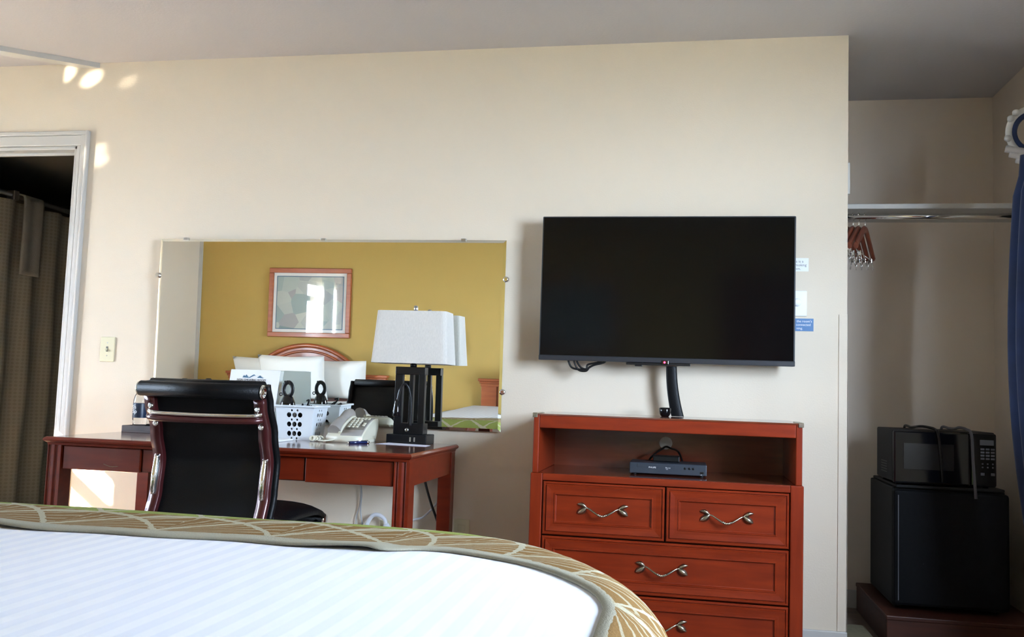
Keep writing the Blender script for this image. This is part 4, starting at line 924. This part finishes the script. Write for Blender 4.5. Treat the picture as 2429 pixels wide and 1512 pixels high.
bed2, ct, surf, nrm = make_bed('white striped bed in the foreground with patterned runner at its foot', XBL, XBR, -4.12, YF2, .70, .11, True, None)
# runner over the foot of the foreground bed
arc = [0.]
for a, b2 in zip(ct, ct[1:]): arc.append(arc[-1]+(Vector(b2)-Vector(a)).length)
def d_in(i):
    t = max(0., min(1., -nrm[i].y))**1.3       # 0 along the sides .. 1 at foot
    base_ = .10+(.355-.10)*t
    return base_+.010*math.sin(arc[i]*9.)*t+.006*math.sin(arc[i]*23.+1)*t
sel = [i for i in range(len(ct)) if ct[i][1] > -3.3]
ks = 26
rn = thing('bed_runner', 'tan and green leaf-patterned runner over the foot of the white bed', 'bed runner', (-.9, -2.3, .3))
vsr, uvs = [], []
for i in sel:
    din = d_in(i); tot = 0.; prev = None
    for j in range(ks):
        d = din-(din+.38)*j/(ks-1)
        lift = .0025+.006*max(0, math.sin(arc[i]*8.3+.8))**2*max(0, 1-j/3.) if din > .2 else .0025
        p = surf(i, d, lift)
        if prev is not None: tot += (p-prev).length
        prev = p; vsr.append(p); uvs.append((arc[i], tot+.04*(1-max(0., min(1., -nrm[i].y)))))
me = bpy.data.meshes.new('cloth'); o_ = root_loc(rn)
fsr = [(i*ks+j, (i+1)*ks+j, (i+1)*ks+j+1, i*ks+j+1) for i in range(len(sel)-1) for j in range(ks-1)]
me.from_pydata([p-o_ for p in vsr], [], fsr); me.polygons.foreach_set('use_smooth', [True]*len(fsr))
ul = me.uv_layers.new(name='UVMap')
for l in me.loops: ul.data[l.index].uv = uvs[l.vertex_index]
me.materials.append(M['runner']); ro = bpy.data.objects.new('cloth', me); C.objects.link(ro); ro.parent = rn
s_ = ro.modifiers.new('t', 'SOLIDIFY'); s_.thickness = .003; s_.offset = 0
bed1, ct1, sf1, nr1 = make_bed('white bed seen in the mirror below the framed picture', -4.22, -2.52, -4.12, -2.10, .70, .11, False, None)
# headboards
def headboard(cx, lab):
    t = thing('headboard', lab, 'headboard', (cx, YB+.03, 0), 0, 'arched headboards'); hw_ = .78; ya, yb = YB+.012, YB+.052
    def arch(r_, zc_=.62, n=30, lim=.60):
        a0 = math.acos(min(1, lim/r_)); return [(cx+r_*math.cos(a), zc_+(r_)*math.sin(a)*.98) for a in [a0+(PI-2*a0)*i/n for i in range(n+1)]]
    top = arch(.62*1.03, .575, 30, .55)
    MB().prism([(cx+hw_-.03, .0), (cx+hw_-.03, .88)]+[(cx+.55, .88)]+top+[(cx-.55, .88), (cx-hw_+.03, .88), (cx-hw_+.03, .0)], 'y', ya, yb).build('panel', 'hbwood', t)
    MB().tube([(x, yb+.008, z-.01) for x, z in top], .020, 8).build('arch_moulding', 'hbwood', t)
    MB().tube([(cx+(x-cx)*.90, yb+.003, .575+(z-.575)*.90) for x, z in top], .012, 8).build('arch_moulding', 'hbwood', t)
    MB().tube([(cx+(x-cx)*.68, yb+.002, .575+(z-.575)*.70) for x, z in top[5:-5]], .016, 6).build('carving', 'hbwood', t)
    for sgn in (-1, 1):
        MB().box(cx+sgn*(hw_-.17), cx+sgn*(hw_-.03), ya, yb+.012, 0, .90, .004).build('post', 'hbwood', t)
        pc = [(.19, .90), (.20, .885), (.19, .87), (.175, .855), (.17, .84)]
        MB().box(cx+sgn*.545, cx+sgn*hw_, ya, yb+.030, .915, .94, .006).box(cx+sgn*.555, cx+sgn*(hw_-.012), ya, yb+.022, .895, .915, .005).box(cx+sgn*.565, cx+sgn*(hw_-.022), ya, yb+.014, .87, .895, .004).build('shoulder_cap', 'hbwood', t)
    return t
headboard(-3.34, 'arched wooden headboard seen in the mirror under the framed picture')
headboard(-.95, 'arched wooden headboard behind the foreground bed')
# pillows
def pillow(cx, y, z, w_, h_, th, rz, rx, lab, group):
    o = MB()
    def pt(i, j, s_):
        u_, v_ = 2*i/16-1, 2*j/16-1; e = max(0, (1-u_**4)*(1-v_**4))**.55
        k_ = 1-.06*(1-abs(u_)**2)*0
        x = w_/2*u_*(1-.07*(1-v_*v_)*-0-.06*(1-abs(v_))*u_*u_); zz = h_/2*v_*(1-.07*(1-abs(u_))*v_*v_)
        return Vector((x, s_*th*e, zz))
    o.grid(lambda i, j: pt(i, j, 1), 17, 17); o.grid(lambda i, j: pt(i, j, -1), 17, 17)
    q = o.build('pillow', 'pillow'); q.location = (cx, y, z); q.rotation_euler = (rx, 0, rz); tag(q, lab, 'pillow', group)
PG = 'pillows on the bed in the mirror'
pillow(-3.66, -4.01, .893, .62, .38, .085, .02, -.32, 'white pillow on the left against the mirrored headboard', PG)
pillow(-3.02, -4.01, .890, .62, .37, .085, -.04, -.32, 'white pillow on the right against the mirrored headboard', PG)
pillow(-3.31, -3.78, .905, .62, .40, .090, .03, -.30, 'white pillow leaning in front of the two mirrored pillows', PG)
pillow(-1.12, -4.00, .90, .60, .38, .085, 0, -.3, 'white pillow at the left of the foreground bed head', 'pillows on the foreground bed')
pillow(-.47, -4.00, .90, .60, .38, .085, 0, -.3, 'white pillow at the right of the foreground bed head', 'pillows on the foreground bed')
# framed prints
def picture(cx, cz, w_, h_, lab):
    t = thing('framed_picture', lab, 'picture', (cx, YB, cz-h_/2), 0, 'framed prints over the beds')
    b_ = MB(); f_ = .045
    b_.box(cx-w_/2, cx+w_/2, YB+.002, YB+.028, cz+h_/2-f_, cz+h_/2, .006).box(cx-w_/2, cx+w_/2, YB+.002, YB+.028, cz-h_/2, cz-h_/2+f_, .006).box(cx-w_/2, cx-w_/2+f_, YB+.002, YB+.028, cz-h_/2+f_, cz+h_/2-f_, .006).box(cx+w_/2-f_, cx+w_/2, YB+.002, YB+.028, cz-h_/2+f_, cz+h_/2-f_, .006)
    b_.build('frame', 'hbwood', t)
    MB().box(cx-w_/2+f_, cx+w_/2-f_, YB+.004, YB+.012, cz-h_/2+f_, cz+h_/2-f_).build('mat_board', 'paper', t)
    MB().box(cx-w_/2+f_+.028, cx+w_/2-f_-.028, YB+.012, YB+.0135, cz-h_/2+f_+.028, cz+h_/2-f_-.028).build('border', 'blueink', t)
    MB().box(cx-w_/2+f_+.036, cx+w_/2-f_-.036, YB+.0135, YB+.0150, cz-h_/2+f_+.036, cz+h_/2-f_-.036).build('print', 'print', t)
    MB().box(cx-w_/2+f_, cx+w_/2-f_, YB+.019, YB+.021, cz-h_/2+f_, cz+h_/2-f_).build('glazing', 'glass', t)
picture(-3.35, 1.585, .80, .64, 'wood-framed print above the headboard seen in the mirror')
picture(-.95, 1.62, .80, .64, 'wood-framed print above the foreground bed')
# nightstand and wall lamp between the beds
ns_ = thing('nightstand', 'wooden nightstand between the two beds', 'nightstand', (-2.16, -3.97, 0))
MB().box(-2.40, -1.92, -4.19, -3.77, 0, .58, .006).build('body', 'hbwood', ns_); MB().box(-2.43, -1.89, -4.195, -3.74, .58, .61, .008).build('top', 'hbwood', ns_)
for z0_ in (.08, .32):
    d_ = MB().rings(-2.38, -1.94, z0_, z0_+.22, [(0, -.01), (0, .012), (.02, .016), (.04, .010), (.045, .010)], -3.77, 1).build('drawer', 'hbwood', ns_); MB().lathe([(.006, .01), (.006, .025), (.015, .03), (.012, .042)], (-2.16, -3.77, z0_+.11), 12, 'y').build('knob', 'brass', d_)
wl = thing('wall_lamp', 'wall lamp with dark finial between the two beds', 'lamp', (-2.12, YB+.1, 1.0))
MB().lathe([(.05, 0), (.05, .012), (.03, .02)], (-2.12, YB, 1.18), 18, 'y').build('backplate', 'black', wl)
MB().tube(spline([(-2.12, YB+.01, 1.18), (-2.12, YB+.08, 1.12), (-2.12, YB+.14, 1.15)]), .008, 8).build('arm', 'black', wl)
MB().lathe([(.004, -.10), (.010, -.085), (.005, -.07), (.014, -.05), (.006, -.03), (.008, .06)], (-2.12, YB+.14, 1.16), 12).build('finial', 'black', wl)
MB().lathe([(.13, 0), (.09, .20)], (-2.12, YB+.14, 1.20), 24).build('shade', 'shade', wl)
# pale curtains half drawn over the left window
for ya_, yb_, lab in ((-1.16, -.80, 'pale curtain half drawn across the middle of the left window'), (-.70, -.22, 'pale curtain at the doorway end of the left window')):
    t_ = thing('window_curtain', lab, 'curtain', (XL+.06, (ya_+yb_)/2, .4))
    MB().grid(lambda i, j: Vector((XL+.06+.022*math.sin(i/39*2*PI*5), ya_+(yb_-ya_)*i/39, 2.05-j/8*1.6)), 40, 9).build('cloth', 'pillow', t_)
    MB().cyl((XL+.06, ya_-.02, 2.05), (XL+.06, yb_+.02, 2.05), .010, 8).build('rod', 'rod', t_)
# entrance door in the back wall, dark panel
ed = struct(MB().box(.28, 1.12, YB, YB+.03, 0, 2.03, .004).build('door_1', 'deskw'))
for z0_, z1_ in ((.2, .9), (1.05, 1.85)):
    for x0_, x1_ in ((.38, .66), (.74, 1.02)): MB().rings(x0_, x1_, z0_, z1_, [(0, -.002), (0, .006), (.02, .010), (.035, .002)], YB+.03, 1).build('panel', 'deskw', ed)
MB().lathe([(.012, 0), (.012, .04), (.028, .05), (.026, .07), (.008, .075)], (.35, YB+.03, 1.0), 16, 'y').build('door_handle', 'brass', ed)
